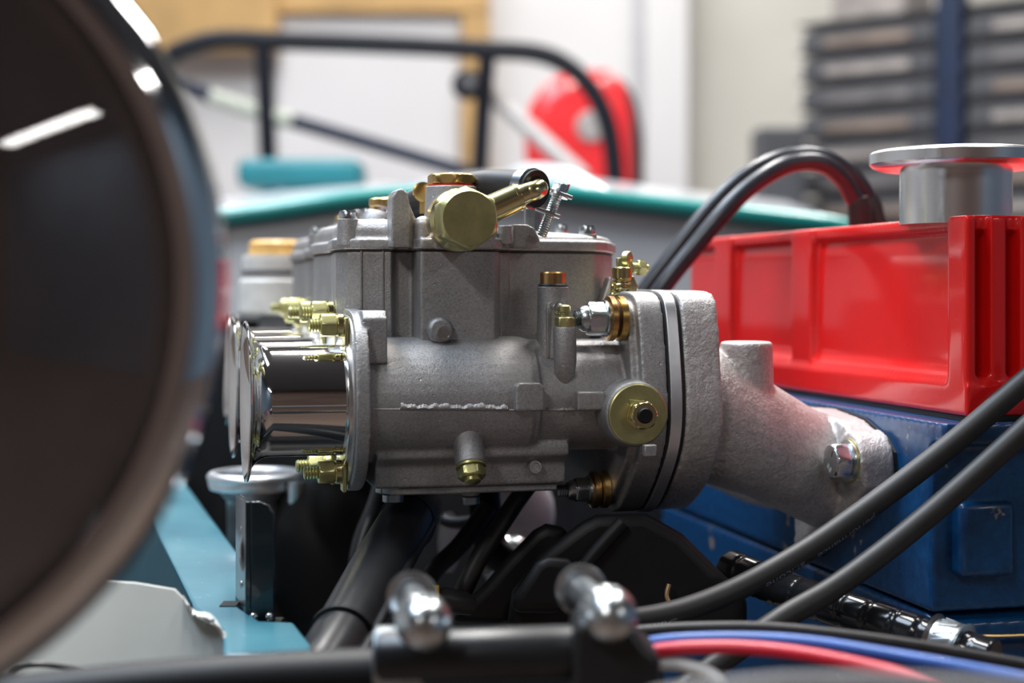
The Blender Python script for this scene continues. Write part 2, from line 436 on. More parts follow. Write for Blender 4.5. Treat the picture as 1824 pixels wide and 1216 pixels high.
# small square pad on the flange under the spindle
q = LA(1157, 802, aO0 - 1)
part('flange_pad', MB().box(G(aO0 - 1, q[1], q[2]), 5, 3.4, 4.6, U, V, Z), 'cast_alloy', carb, bevel=0.5)

# moulding flash along the parting line
mb = MB(); pxs = list(range(664, 1086, 2)); prev = None; rings = []
for px in pxs:
    bb = -RB - 0.05 if px < 960 else -RB + 2.4
    q = LB(px, 727 + 2 * (px - 664) / 300.0, bb)
    if 712 < px < 906: hgt = 2.0 + 0.35 * sin(px * 0.09) + 0.3 * sin(px * 0.31) + random.uniform(-.3, .3)
    else: hgt = 0.35
    if px > 972: hgt = 0.8 + random.uniform(-.3, .3)
    lo = q[2] - 0.35; hi = lo + hgt; th = 1.0 if hgt > 0.9 else 0.3
    rings.append([G(q[0], bb + 0.9, lo - .4), G(q[0], bb - th * .5, lo), G(q[0], bb - th, (lo + hi) / 2 - .2), G(q[0], bb - th * .4, hi), G(q[0], bb + 1.1, hi + .3)])
mb.ring_stack(rings)
part('casting_flash', mb, 'cast_manifold', carb, smooth=60)

# inlet flange with stud boss
INP = [(12, 36), (-6, 35.5), (-16, 33), (-23, 27), (-28, 15), (-29.5, 3), (-29, -9), (-26, -19), (-20, -27), (-11, -33.5), (4, -36.5)]
INP = smooth2(INP)
mb = MB(); mb.prism(mirror(INP), O0, V, Z, U, aI0, aI1)
q0 = LB(656, 553, -20); q1 = LB(690, 648, -20)
mb.prism([(-20.5, q1[2]), (-20.5, q0[2] - 3), (-17.5, q0[2]), (-5, q0[2]), (-5, q1[2])], O0, V, Z, U, aI1 - 2, q1[0])
part('inlet_flange', mb, 'cast_alloy', carb, voxel=0.6, iters=4)
# face relief of the inlet flange
part('flange_face', MB().prism(offs(mirror(INP), -2.2), O0, V, Z, U, aI0 - 0.9, aI0 + 0.3), 'cast_lid', carb, bevel=0.3)

# float bowl
CT = 59.3
bowl = [(590, 60), (592, 34), (598, 16), (617, 8.5), (643, 6), (682, 4), (697, 3.2), (704, 8), (735, 8), (742, -3), (750, -6.5), (881, -6.5), (888, -3), (890, 6.5), (905, 7), (908, 9.5), (945, 11), (1000, 13), (1058, 16), (1076, 24), (1083, 36), (1086, 60)]
BWL = [(aB(px, b_, 500), b_) for px, b_ in bowl]
BW = BWL[:-1] + [(a_, 116 - b_) for a_, b_ in reversed(BWL[1:])]
mb = MB(); mb.prism(BW, O0, U, V, Z, 17.5, CT - 0.3)
part('float_bowl', mb, 'cast_alloy', carb, voxel=0.62, iters=3)
# thin vertical casting seams on the bowl flank
for px, b_ in ((643, 5.6), (682, 3.7)):
    q = LB(px, 500, b_)
    part('bowl_seam', MB().box(G(q[0], b_, 39), 0.5, 0.9, 40, U, V, Z), 'cast_lid', carb)
# side ramp at the right end of the bowl (lighter wedge)
q = [LB(px, py, 15) for px, py in ((1050, 600), (1086, 492), (1090, 600))]
part('bowl_gusset', MB().prism([(p[0], p[2]) for p in q], O0, U, Z, V, 13.5, 22), 'cast_lid', carb, bevel=0.8)

# lid
LIP = offs(BW, 1.6)
mb = MB()
mb.prism(LIP, O0, U, V, Z, CT + 0.2, CT + 4.6)
sec = []
aL, aR = min(p[0] for p in BW), max(p[0] for p in BW)
def lid_top(a_):
    t = (a_ - aL) / (aR - aL)
    return 72.0 if t < 0.30 else (72.0 - (t - 0.30) / 0.35 * 5.0 if t < 0.65 else 67.0)
for ins, f in ((0.2, 0.0), (0.6, 0.55), (2.0, 0.82), (4.5, 0.97), (7.5, 1.0)):
    pl = offs(BW, -ins)
    sec.append([G(a_, b_, CT + 3.5 + (lid_top(a_) - CT - 3.5) * f) for a_, b_ in pl])
mb.ring_stack(sec)
# raised domes
q = LB(668, 392, 10)
lid = part('lid', mb, 'cast_lid', carb, voxel=0.6, iters=4)
part('lid_gasket', MB().prism(offs(BW, 0.4), O0, U, V, Z, CT - 0.35, CT + 0.3), 'brown_gasket', carb)
# lug
lug = MB(); bl = -6.5
P2 = lambda px, py, b_: (lambda q: (q[0], q[2]))(LB(px, py, b_))
lug.prism([P2(697, 440, bl), P2(699, 352, bl), P2(705, 339, bl), P2(715, 335, bl), P2(725, 342, bl), P2(729, 356, bl), P2(730, 440, bl)], O0, U, Z, V, bl, 7)
lug.prism([P2(725, 440, bl), P2(725, 350, bl), P2(733, 362, bl), P2(742, 385, bl), P2(750, 395, bl), P2(752, 440, bl)], O0, U, Z, V, bl + 4, 7)
part('lifting_lug', lug, 'cast_lid', carb, voxel=0.45, iters=5)
# rounded bump and foot beside it
q = LB(754, 410, -3)
bm_ = MB().lathe([(0, 3.8), (8.5, 3.8), (10.5, 2.8), (11.4, 1)], G(q[0], -2.8, CT + 2), Z, 24)
part('lid_bump', bm_, 'cast_lid', carb, voxel=0.4, iters=4)
q = LB(805, 440, -7)
part('lid_pad', MB().box(G(LB(828, 430, -8)[0], -3, CT + 4.6), 25, 11, 9, U, V, Z), 'cast_lid', carb, bevel=1.0)
# collar and brass filter cap
cq = LB(804, 330, 10); ac = cq[0]
part('filter_collar', MB().lathe([(0, 11.8), (7, 11.4), (9, 10.7), (LB(804, 333, 10)[2] - 66, 10.6)], G(ac, 10, 66), Z, 40), 'cast_lid', carb, bevel=0.3)
fcz = LB(804, 332, 0)[2]
cp = part('filter_cap', MB().hexa(G(ac, 10, LB(804, 327, 0)[2]), Z, 17.6, 4.6, rot=0.35, cham=0.12), 'brass', carb)
part('fibre_washer', MB().cyl(G(ac, 10, LB(804, 333, 0)[2]), Z, 9.6, 1.4, 40), 'red_fibre', cp)
# brass thumb lever behind the cap and cover further back
q = LB(752, 342, 34)
part('thumb_lever', MB().lathe([(0, 3.4), (0.4, 4.2), (2.2, 4.2), (2.6, 3.4)], G(q[0], 34, q[2]), -V, 24).cyl(G(q[0] + 1, 35, q[2] - 9), Z, 2.0, 8, 16), 'brass', carb)
q = LB(675, 372, 48)
jc = part('jet_cover_boss', MB().lathe([(0, 8.2), (6, 8), (8.5, 6.5)], G(q[0] - 1, 44, 68), Z + U * 0.25, 28), 'cast_lid', carb)
part('jet_cover', MB().lathe([(0, 7), (2.5, 7), (3.2, 6)], G(q[0] + 3, 50, LB(675, 366, 50)[2]), Z, 28), 'brass', jc)
# posts on the lid, right of the banjo
q = LB(899, 415, -2)
part('lid_post', MB().lathe([(0, 3.0), (LB(899, 393, -2)[2] - CT - 4.5, 2.8)], G(q[0], -2, CT + 2.5), Z, 20), 'cast_lid', carb, bevel=0.3)
q0, q1 = LB(913, 440, 0), LB(961, 400, 0)
dm = MB()
dm.prism([(q0[0], CT + 1), (q0[0], q1[2]), (q0[0] + 6, q1[2]), (q0[0] + 9, q1[2] - 1.5), (q1[0], q1[2] - 6), (q1[0], CT + 1)], O0, U, Z, V, -1, 22)
part('lid_dome', dm, 'cast_lid', carb, voxel=0.45, iters=6)
q = LB(950, 390, 30)
part('lid_post', MB().cyl(G(q[0], 30, CT + 3), Z, 3.8, LB(950, 355, 30)[2] - CT - 3, 20), 'dark_zinc', carb, bevel=0.3)
def fillister(px, py0, py1, b_, rpx, parent, mat='zinc', foot=True):
    q0_, q1_ = LB(px, py1, b_), LB(px, py0, b_)
    r = rpx * K; h = q1_[2] - q0_[2]
    s_ = part('lid_screw', MB().lathe([(0, r * .96), (h * .12, r), (h * .75, r), (h, r * .86)], G(q0_[0], b_, q0_[2]), Z, 24), mat, parent)
    part('slot', MB().box(G(q0_[0], b_, q1_[2] - h * .10), r * 1.9, r * .2, h * .24, U * 0.2 + V * 0.98, V * 0.2 - U * 0.98, Z), 'dark_zinc', s_)
    if foot:
        part('screw_boss', MB().lathe([(0, r * 1.25), (q0_[2] - CT - 2, r * 1.12), (q0_[2] - CT - 1.6, r * 0.9)], G(q0_[0], b_, CT + 2), Z, 24), 'cast_lid', s_)
fillister(620, 375, 391, 11, 17, carb)
fillister(1046, 402, 418, 22, 16, carb)
fillister(695, 367, 384, 40, 8, carb, foot=False)
fillister(655, 372, 388, 90, 15, carb)
fillister(1000, 400, 415, 88, 14, carb)
# bowl side screw
q = LB(787, 591, -8)
bs_ = part('drain_boss', MB().lathe([(0, 5.6), (3, 5.2), (4.4, 4.2)], G(q[0] - .6, -6, q[2] + .5), -V, 28), 'cast_alloy', carb, voxel=0.35, iters=2)
part('drain_screw', MB().lathe([(0, 2.9), (1.0, 2.9), (1.05, 2.0), (0.5, 1.9)], G(q[0] + .5, -10.4, q[2] - .5), -V, 24), 'zinc', bs_)

# jet pillars
q = LB(985, 512, -9)
pl_ = part('jet_pillar', MB().lathe([(0, 6.6), (q[2] - 16, 6.2), (q[2] - 15.4, 5.7)], G(q[0], -9, 16), Z, 32), 'cast_alloy', carb, bevel=0.3)
part('seal_ring', MB().lathe([(0, 5.5), (0.7, 6.1), (1.4, 5.5)], G(q[0], -9, q[2] + .2), Z, 32), 'black_rubber', pl_)
part('jet_cap', MB().lathe([(0, 5.2), (4.2, 5.2), (4.8, 4.7)], G(q[0], -9, q[2] + 1.5), Z, 32), 'copper_brass', pl_)
q2 = LB(992, 549, -15)
part('screw_boss', MB().lathe([(0, 4.4), (5.4, 4.1), (6, 3.6)], G(q2[0], -9, q2[2]), -V, 28).box(G(q2[0], -12, q2[2] - 10), 8.4, 6, 20, U, V, Z), 'cast_alloy', carb, voxel=0.4, iters=3)
part('plug_screw', MB().lathe([(0, 2.4), (0.6, 2.4), (0.8, 2.0)], G(q2[0] + .3, -15.6, q2[2]), -V, 24), 'zinc', carb)
q = LB(1007, 582, -21)
pt = LB(1009, 705, -22)
pp = part('bleed_pillar', MB().ring_stack([[G(q[0] + (pt[0] - q[0]) * f + r * cos(2 * pi * k / 24), -20 + dy + r * sin(2 * pi * k / 24), q[2] + (pt[2] - q[2]) * f) for k in range(24)] for f, r, dy in ((1, .6, 3), (.85, 2.6, 2), (.68, 4.2, 1), (.5, 4.6, 0), (.03, 4.55, 0), (0, 4.2, 0))]), 'cast_alloy', carb)
nip = part('bleed_nipple', MB().hexa(G(q[0], -20, q[2]), Z, 7.0, 3.9, rot=0.4), 'yellow_zinc', pp)
part('nipple_tip', MB().lathe([(0, 2.2), (1.2, 2.2), (1.4, 1.8), (2.0, 1.8), (2.2, 2.35), (4.4, 2.35), (5.0, 1.7)], G(q[0], -20, q[2] + 3.7), Z, 20), 'yellow_zinc', nip)
# lower boss with brass plug
q = LB(836, 782, -20); dn = (-Z * 0.86 - V * 0.5).normalized()
lb = part('plug_boss', MB().lathe([(-4, 5.2), (0, 5.9), (8, 6.1), (11, 5.8), (11.6, 5.2)], G(q[0], -17, q[2]), dn, 32), 'cast_alloy', carb)
e = G(q[0], -17, q[2]) + dn * 11.6
pn = part('drain_plug', MB().lathe([(0, 5.9), (0.8, 5.9)], e, dn).hexa(e + dn * .8, dn, 9.8, 4.4, rot=0.25), 'yellow_zinc', lb)
part('plug_tip', MB().lathe([(0, 3.2), (1.6, 3.2), (2.0, 2.6)], e + dn * 5.1, dn, 24), 'yellow_zinc', pn)
# small blind screw low on the side
q = LB(953, 831, -13)
part('blind_screw', MB().lathe([(0, 2.7), (1.6, 2.5), (1.6, 1.8), (1.1, 1.7)], G(q[0], -12.5, q[2]), -V, 24), 'cast_lid', carb)
# bottom cover and its screws
part('bottom_cover', MB().box(G((aB(690, 0) + aB(985, 0)) / 2, MID - 4, cb1 - 1.6), aB(985, 0) - aB(690, 0), 96, 3.2, U, V, Z), 'cast_alloy', carb, bevel=0.8)
for px, py, b_, r in ((700, 868, -3, 19), (838, 872, 2, 17), (686, 852, 22, 18)):
    q = LB(px, py, b_)
    s_ = part('cover_boss', MB().lathe([(0, r * K * 1.05), (4.2, r * K)], G(q[0], b_, q[2] + 2), -Z, 24), 'cast_alloy', carb, bevel=0.3)
    part('cover_screw', MB().lathe([(0, r * K * .9), (0.4, r * K), (3.0, r * K), (3.6, r * K * .8)], G(q[0], b_, q[2] - 2.4), -Z, 24), 'dark_zinc', s_)

# outlet studs: nut plus washers pressed on the flange
def outlet_stud(px, py, r_w, af, nut_len, cap):
    q = LA(px, py, aO0 - 3.4)
    o = G(aO0 - 3.4, q[1], q[2])
    ws = part('cup_washer', MB().lathe([(0, r_w * .9), (0.6, r_w), (3.0, r_w), (3.5, r_w * .92)], o, -U, 36), 'brass', carb)
    part('seal_ring', MB().lathe([(0, r_w * .86), (0.9, r_w * .86)], o - U * 3.5, -U, 36), 'black_rubber', ws)
    part('cup_washer', MB().lathe([(0, r_w * .93), (0.6, r_w), (2.6, r_w), (3.4, r_w * .8)], o - U * 4.4, -U, 36), 'copper_brass', carb)
    n_ = part('lock_nut', MB().lathe([(0, af * .60), (0.8, af * .6)], o - U * 7.8, -U, 28).hexa(o - U * 8.4, -U, af, nut_len, rot=0.3).lathe([(0, af * .44), (1.8, af * .42), (3.0, af * .34)], o - U * (8.4 + nut_len), -U, 28), 'zinc', carb)
    part('stud', MB().thread(o - U * (9.5 + nut_len), -U, af * .27, cap, 1.0), 'dark_zinc', n_)
outlet_stud(1112, 567, 9.0, 12.2, 7.5, 3.8)
outlet_stud(1082, 871, 7.6, 9.6, 6.0, 6.5)

# idle screw with spring, lever and pinch bolt
q = LB(1108, 486, 4); io = G(q[0], 4, q[2])
isr = part('idle_screw', MB().lathe([(-11, 1.7), (-2.4, 1.7)], io, Z, 16).lathe([(-2.4, 3.6), (-2.2, 3.9), (2.1, 3.9), (2.4, 3.5)], io, Z, 30), 'bright_passivate', carb)
for k in range(22):
    t = 2 * pi * k / 22
    part('knurl', MB().box(io + (X * cos(t) + Y * sin(t)) * 3.9, 0.5, 0.5, 4.2, X * cos(t) + Y * sin(t), Y * cos(t) - X * sin(t), Z), 'bright_passivate', isr)
hel = [io + Z * (-9.5 + 7 * k / 60) + (X * cos(k * 2 * pi / 15) + Y * sin(k * 2 * pi / 15)) * 3.3 for k in range(61)]
part('spring', MB().tube(hel, 0.55, 8, smooth=False), 'bright_passivate', isr)
part('lever_eye', MB().lathe([(-1.6, 2.6), (-1.3, 3.2), (1.3, 3.2), (1.6, 2.6)], gp(1117, 461, 4), (U + V * -0.9), 24).box(gp(1110, 470, 4), 5.5, 2.6, 5.0, U, V, Z), 'yellow_zinc', carb, bevel=0.3)
pb = gp(1126, 477, 6)
plt = part('pinch_bolt', MB().lathe([(0, 2.2), (3.0, 2.2)], pb, U, 20).hexa(pb + U * 2.2, U, 6.4, 3.4).lathe([(5.6, 1.6), (7.0, 1.5)], pb, U, 16), 'yellow_zinc', carb)
part('throttle_lever', MB().prism([P2(1087, 545, 9), P2(1088, 505, 9), P2(1100, 488, 9), P2(1128, 492, 9), P2(1136, 512, 9), P2(1120, 545, 9)], O0, U, Z, V, 8, 9.6), 'bright_passivate', carb, bevel=0.3)

# banjo union
bq = LB(838, 388, -40); ba, bc = bq[0], bq[2]
bq2 = LB(828, 391, -22)
bj = part('banjo_body', MB().lathe([(0, 10.5), (1.2, 12.3), (9, 12.3), (10.5, 10.8)], G(bq2[0] - 1.2, -11, bq2[2]), -V, 40), 'bright_passivate', carb)
part('banjo_neck', MB().cyl(G(bq2[0] - 1.2, -2, bq2[2]), -V, 6.5, 10), 'cast_lid', carb)
part('crush_washer', MB().cyl(G(bq2[0] - 1.2, -9.4, bq2[2]), -V, 10.8, 1.6, 36), 'copper_brass', carb)
ax_b = G(ba, -38.5, bc) - G(bq2[0] - 1.0, -21.5, bq2[2])
part('banjo_bolt', MB().hexa(G(bq2[0] - 1.0, -21.5, bq2[2]), ax_b, 21.5, ax_b.length, rot=0.62, cham=0.24, segs=72), 'yellow_zinc', carb)
p0, p1, p2 = gp(862, 378, -16), gp(917, 353, -17), gp(955, 338, -18)
dp = (p1 - p0).normalized()
bp = part('banjo_pipe', MB().lathe([(0, 5.7), ((p1 - p0).length + 1, 5.4), ((p1 - p0).length + 2.2, 4.4)], p0, p1 - p0, 32), 'bright_passivate', carb)
part('pipe_collar', MB().lathe([(0, 4.6), (0.4, 5.7), (1.7, 5.7), (2.1, 4.6)], p1 + dp * 0.4, dp, 32), 'bright_passivate', bp)
part('pipe_elbow', MB().tube([p1 + dp * 1.5, p1 + dp * 6, p2 - dp * 1.0, p2 + dp * 1.6 + V * 2.0, p2 + dp * 2.0 + V * 6, p2 + dp * 2 + V * 16], [4.2, 4.1, 4.0, 3.9, 3.8, 3.8], 24), 'bright_passivate', bp)

# trumpets' retaining studs on the inlet flange
def inlet_stud(px, py, b_, L, nut_af=8.6, tabdir=-1):
    q = LB(px, py, b_)
    o = G(aI0 - 0.9, b_, q[2])
    t_ = part('clamp_tab', MB().box(o - U * 1.0 + Z * (tabdir * 5.5), 1.6, 8, 17, U, V, Z), 'yellow_zinc', carb, bevel=0.4)
    w_ = part('spring_washer', MB().lathe([(1.8, 4.4), (2.2, 4.8), (4.2, 4.8), (4.6, 4.3)], o, -U, 28), 'bright_passivate', carb)
    n_ = part('retaining_nut', MB().hexa(o - U * 4.6, -U, nut_af, 6.4, rot=0.1), 'yellow_zinc', carb)
    part('stud', MB().thread(o - U * 11, -U, 2.7, L, 1.15), 'yellow_zinc', n_)
inlet_stud(618, 579, -10, 4.6)
inlet_stud(610, 840, -4, 5.6, tabdir=0.15)
inlet_stud(560, 556, 22, 4.6)
inlet_stud(560, 556, 68, 5.2)
inlet_stud(600, 828, 34, 5, tabdir=0.15)

# second carburetor of the pair
CARB2 = V * 168 + U * 6
copy_tree(carb, CARB2, 'second cast carburetor standing out of focus behind the first')

# ---- trumpets
def trumpet(bc_, off, label):
    ro = 21.6; aL_ = aB(438, 0, 712); aR_ = aI0 - 1.0
    prof = [(0, 23.5), (1.2, 23.8), (1.6, 21.8), (aR_ - aL_ - 9, ro)]
    for t in (15, 30, 45, 58, 68, 76, 83, 88):
        tt = radians(t); prof.append((aR_ - aL_ - 9 + 8.2 * sin(tt), ro + 9.0 * (1 - cos(tt))))
    L = aR_ - aL_
    prof += [(L - .5, 31.0), (L + 0.2, 31.4), (L + 0.6, 31.1), (L + .5, 30.2)]
    for t in (80, 60, 40, 20, 0):
        tt = radians(t); prof.append((L - 10 + 9.4 * sin(tt), ro - 1.6 + 9.2 * (1 - cos(tt))))
    prof += [(4, ro - 1.8), (0.5, ro - 1.8)]
    t_ = thing('velocity_stack', label, 'velocity stack', G(aR_, bc_, -31) + Vector(off), 'polished intake trumpets')
    o = part('bell', MB().lathe([(h, r) for h, r in prof], G(aR_, bc_, 0) + Vector(off), -U, 72, True, False), 'polished_steel', t_, smooth=60)
    part('base_ring', MB().lathe([(-0.2, 26.2), (1.3, 26.2), (1.6, 25.6), (1.6, 22.2)], G(aR_, bc_, 0) + Vector(off), -U, 64), 'machined_alloy', t_)
    return t_
Z0 = Vector((0, 0, 0))
trumpet(0, Z0, 'polished flared intake trumpet closest to the camera, front of the near carburetor')
trumpet(90, Z0, 'polished intake trumpet just behind the closest one on the near carburetor')
trumpet(0, CARB2, 'blurred polished intake trumpet on the rear carburetor, third in the row')
trumpet(90, CARB2, 'hindmost blurred polished intake trumpet on the rear carburetor')

# ---- fuel hose with clip
fh = thing('fuel_hose', 'black rubber fuel hose pushed over the brass elbow on the carburetor lid', 'hose', gp(952, 335, 0))
h0 = gp(952, 336, -13.5)
dh = (V * 0.86 - U * 0.50 + Z * 0.10).normalized()
hp = [h0, h0 + dh * 12, h0 + dh * 26 - Z * .6, h0 + dh * 45 - Z * 3.5, h0 + dh * 66 - Z * 9, h0 + dh * 86 - Z * 18, h0 + dh * 100 - Z * 32]
part('hose', MB().tube(hp, 7.2, 28), 'black_rubber', fh)
aa, bb, nn = frame(dh)
part('hose_mouth', MB().lathe([(-0.3, 7.6), (0.6, 7.7), (0.9, 7.4), (0.4, 5.0), (-1.5, 4.6)], h0 - dh * 0.4, -dh, 36), 'black_rubber', fh)
cl = part('clip_band', MB().lathe([(0, 7.7), (0.1, 8.2), (5.0, 8.2), (5.1, 7.7)], h0 + dh * 1.0, dh, 40), 'zinc', fh)
s0, s1 = gp(1001, 326, -6), gp(966, 416, -6); ds = (s1 - s0).normalized()
cs = part('clip_screw', MB().thread(s0 + ds * 5, ds, 2.2, (s1 - s0).length - 4, 1.0), 'zinc', fh)
part('screw_head', MB().hexa(s0 + ds * 0.4, ds, 6.0, 4.4).cyl(s0 + ds * 4.6, ds, 4.6, 0.9, 24), 'zinc', cs)
part('paint_mark', MB().box(s0 + X * 2.9 + ds * 2.2, 1.4, 3.0, 3.2, X, Y, ds), 'red_fibre', cs, bevel=0.2)
pA, pB = gp(992, 344, -6), gp(985, 381, -6)
for pt_, nm in ((gp(998, 345, -6), 'clip_ear'), (gp(976, 379, -6), 'clip_ear')):
    part(nm, MB().box(pt_, 10.5, 7, 1.4, (X * 0.94 - Z * 0.34), Y, (Z * 0.94 + X * 0.34)), 'zinc', cl, bevel=0.4)

# ================================================================= SPACER + MANIFOLD
def read_poly(pts, a_):
    out = []
    for px, py in pts:
        q_ = LA(px, py, a_); out.append((q_[1], q_[2]))
    return out
aP0 = aO1 + 1.0; aP1 = aB(1216, -31, 740)
sp_ = thing('mounting_spacer', 'flat silver spacer plate between two black gaskets behind the carburetor', 'spacer plate', G(aP0, 40, -38))
PLN = offs(FLG, 0.6)
part('plate', MB().prism(PLN, O0, V, Z, U, aP0, aP1), 'plate_alloy', sp_, bevel=0.3)
part('gasket', MB().prism(offs(FLG, -0.3), O0, V, Z, U, aO1 + .05, aP0 - 0.02), 'gasket', sp_)
part('gasket', MB().prism(offs(FLG, -0.4), O0, V, Z, U, aP1 + .02, aP1 + 1.5), 'gasket', sp_)
aM0 = aP1 + 1.6; aM1 = aM0 + 15.5
MFL = read_poly([(1206, 519), (1213, 540), (1217, 600), (1220, 660), (1223, 715), (1222, 765), (1216, 810), (1203, 850), (1185, 885), (1163, 908)], aM0)
MFL = [(MFL[0][0] + 16, MFL[0][1] + .4)] + MFL + [(MFL[-1][0] + 8, MFL[-1][1] - 1)]
MFL = smooth2(MFL)
man = thing('intake_manifold', 'rough cast aluminium intake manifold joining carburetor to blue cylinder head', 'manifold', G(aM1 + 30, 20, -70))
aH = aB(1594, -30, 840)
mb = MB()
mb.prism(mirror(MFL), O0, V, Z, U, aM0, aM1)
def runner(b_off, sgn):
    P_ = [(aM1 - 8, 2, -4, 24, 30), (aM1 + 6, 0, -9, 23.5, 29), (aM1 + 22, 1, -16, 22.5, 27), (aM1 + 40, 5, -25, 21, 26), (aM1 + 56, 10, -33, 20, 25.5), (aH - 6, 13, -37, 19, 25)]
    rings = []
    for (a_, db, dc, rb, rc_) in P_:
        rings.append([G(a_, b_off + sgn * db + rb * cos(2 * pi * k / 32), dc + rc_ * sin(2 * pi * k / 32)) for k in range(32)])
    mb.ring_stack(rings)
runner(0, 1); runner(92, -1)
# vacuum boss
q0, q1 = LB(1286, 608, -4), LB(1373, 608, -4)
rr = (q1[0] - q0[0]) / 2; am = (q0[0] + q1[0]) / 2
mb.lathe([(0, rr * 1.25), (14, rr * 1.05), (q0[2] + 20, rr)], G(am, -4, -20), Z, 36)
mb.ring_stack([[G(am - rr - 2 + dx, b_, c_) for dx, b_, c_ in sec_] for sec_ in (
    [(0, -14, -12), (0, 6, -12), (rr * 2.2, 6, -14), (rr * 2.2, -14, -14)], [(0, -11, 10), (0, 4, 10), (rr * 1.9, 4, 4), (rr * 1.9, -11, 4)])])
# head flange pad
HFL = read_poly([(1430, 722), (1490, 727), (1540, 746), (1578, 779), (1592, 806), (1594, 840), (1592, 868), (1572, 898), (1520, 935), (1470, 968), (1438, 980)], aH)
HF = HFL + [(40, HFL[-1][1]), (40, HFL[0][1])]
mb.prism(HF, O0, V, Z, U, aH - 13, aH)
# boss behind the fixing bolt
bq = LB(1506, 820, -20)
print('bolt a', bq[0], aH)
mb.lathe([(-14, 12.5), (0.5, 11.5)], G(bq[0] + 2.5, bq[1] + 1.5, bq[2]), -U, 28)
part('casting', mb, 'cast_manifold', man, voxel=0.9, iters=8)
bo = G(bq[0] + 1.6, bq[1], bq[2])
fb = part('fixing_bolt', MB().lathe([(0, 8.6), (1.2, 8.6)], bo, -U, 36).hexa(bo - U * 1.2, -U, 13.6, 7.2, rot=0.15), 'zinc', man)
part('serrated_washer', MB().lathe([(-1.2, 9.2), (0.2, 9.2), (0.4, 8.6)], bo, -U, 40), 'yellow_zinc', fb)
part('head_gasket', MB().prism(offs(HF, 0.2), O0, V, Z, U, aH + .05, aH + 1.2), 'gasket', man)

# ---- lettering helper: flat print wrapped on a surface
def text_mesh(body, size):
    cu = bpy.data.curves.new('t', 'FONT'); cu.body = body; cu.size = size; cu.extrude = 0.0
    o = bpy.data.objects.new('t', cu); COL.objects.link(o)
    dg = bpy.context.evaluated_depsgraph_get(); me = bpy.data.meshes.new_from_object(o.evaluated_get(dg), depsgraph=dg)
    v = [p.co.copy() for p in me.vertices]; f = [tuple(p.vertices) for p in me.polygons]
    bpy.data.objects.remove(o); bpy.data.meshes.remove(me)
    return v, f
def flat_text(name, body, size, O, ax, ay, mat, parent):
    v, f = text_mesh(body, size); cx_ = sum(p.x for p in v) / len(v); cy_ = sum(p.y for p in v) / len(v)
    m_ = MB(); m_.v = [O + ax * (p.x - cx_) + ay * (p.y - cy_) for p in v]; m_.f = f
    return part(name, m_, mat, parent, smooth=None)
bf = bo - U * 8.45
flat_text('grade_mark', '8.8', 3.2, bf - Z * 3.0 + V * 1.0, -V * 0.8 - Z * 0.6, Z * 0.8 - V * 0.6, 'print_white', fb)
part('notch', MB().box(bf + Z * 3.0 - V * 1.6, 0.06, 0.5, 2.6, U, V, (Z - V * .4).normalized()), 'black_plastic', fb)

# ================================================================= ENGINE
aC = aH + 13.0                                      # side face of the rocker cover
cn_t = LA(1722, 379, aC); cn_b = LA(1727, 746, aC)
bN = cn_t[1]; cTop, cBot = cn_t[2], cn_b[2]
print('cover', aH, aC, bN, cTop, cBot)
BFAR = bN + 330; AW = 120
cov = thing('rocker_cover', 'glossy red ribbed rocker cover on top of the blue engine', 'rocker cover', G(aC + 60, bN + 150, cBot))
mb = MB()
# core box, set in behind the ribs
IN = 4.5
tp = cTop - 0.4
mb.prism([(aC + IN - 1.5, cBot + 3), (aC + IN - 1.2, cBot + 17), (aC + IN, cBot + 20), (aC + IN + 0.8, tp - 12), (aC + IN + 2, tp - 6), (aC + IN + 9, tp - 1), (aC + AW, tp - 1), (aC + AW, cBot + 3)], O0, U, Z, V, bN + 11, BFAR - IN)
# foot all round
mb.prism([(aC, bN), (aC + AW + 4, bN), (aC + AW + 4, BFAR), (aC, BFAR)], O0, U, V, Z, cBot + 0.4, cBot + 13)
mb.prism([(aC + 1.5, bN + 1.5), (aC + AW, bN + 1.5), (aC + AW, BFAR), (aC + 1.5, BFAR)], O0, U, V, Z, cBot + 12, cBot + 16)
# top rim
mb.prism([(aC + 3, bN + 4), (aC + AW, bN + 4), (aC + AW, BFAR), (aC + 3, BFAR)], O0, U, V, Z, tp - 6, tp)
def side_rib(b0_, b1_, w=12): mb.prism([(aC + 1.2, b0_), (aC + w, b0_), (aC + w, b1_), (aC + 1.2, b1_)], O0, U, V, Z, cBot + 4, tp - 0.2)
bR1 = LA(1440, 560, aC)[1]; bR2 = LA(1404, 560, aC)[1]
side_rib(bN + 0.5, LA(1698, 560, aC)[1], 4.5); side_rib(bR1, bR2)
k = 1
while bR2 + k * 105 < BFAR - 10:
    side_rib(bR1 + k * 105, bR2 + k * 105); k += 1
aa_ = aC
aw = []
for px in (1722, 1742, 1768, 1797, 1822, 1850, 1875, 1900):
    aw.append(aB(px, bN, 560))
for i in range(0, 8, 2):
    mb.prism([(aw[i], bN + 1.2), (aw[i + 1], bN + 1.2), (aw[i + 1], bN + 16), (aw[i], bN + 16)], O0, U, V, Z, cBot + 4, tp - 0.2)
part('cover_casting', mb, 'red_paint', cov, voxel=0.9, iters=14)
part('cover_gasket', MB().prism([(aC + 1, bN + 1), (aC + AW, bN + 1), (aC + AW, BFAR), (aC + 1, BFAR)], O0, U, V, Z, cBot - 1.4, cBot + 0.6), 'gasket', cov)
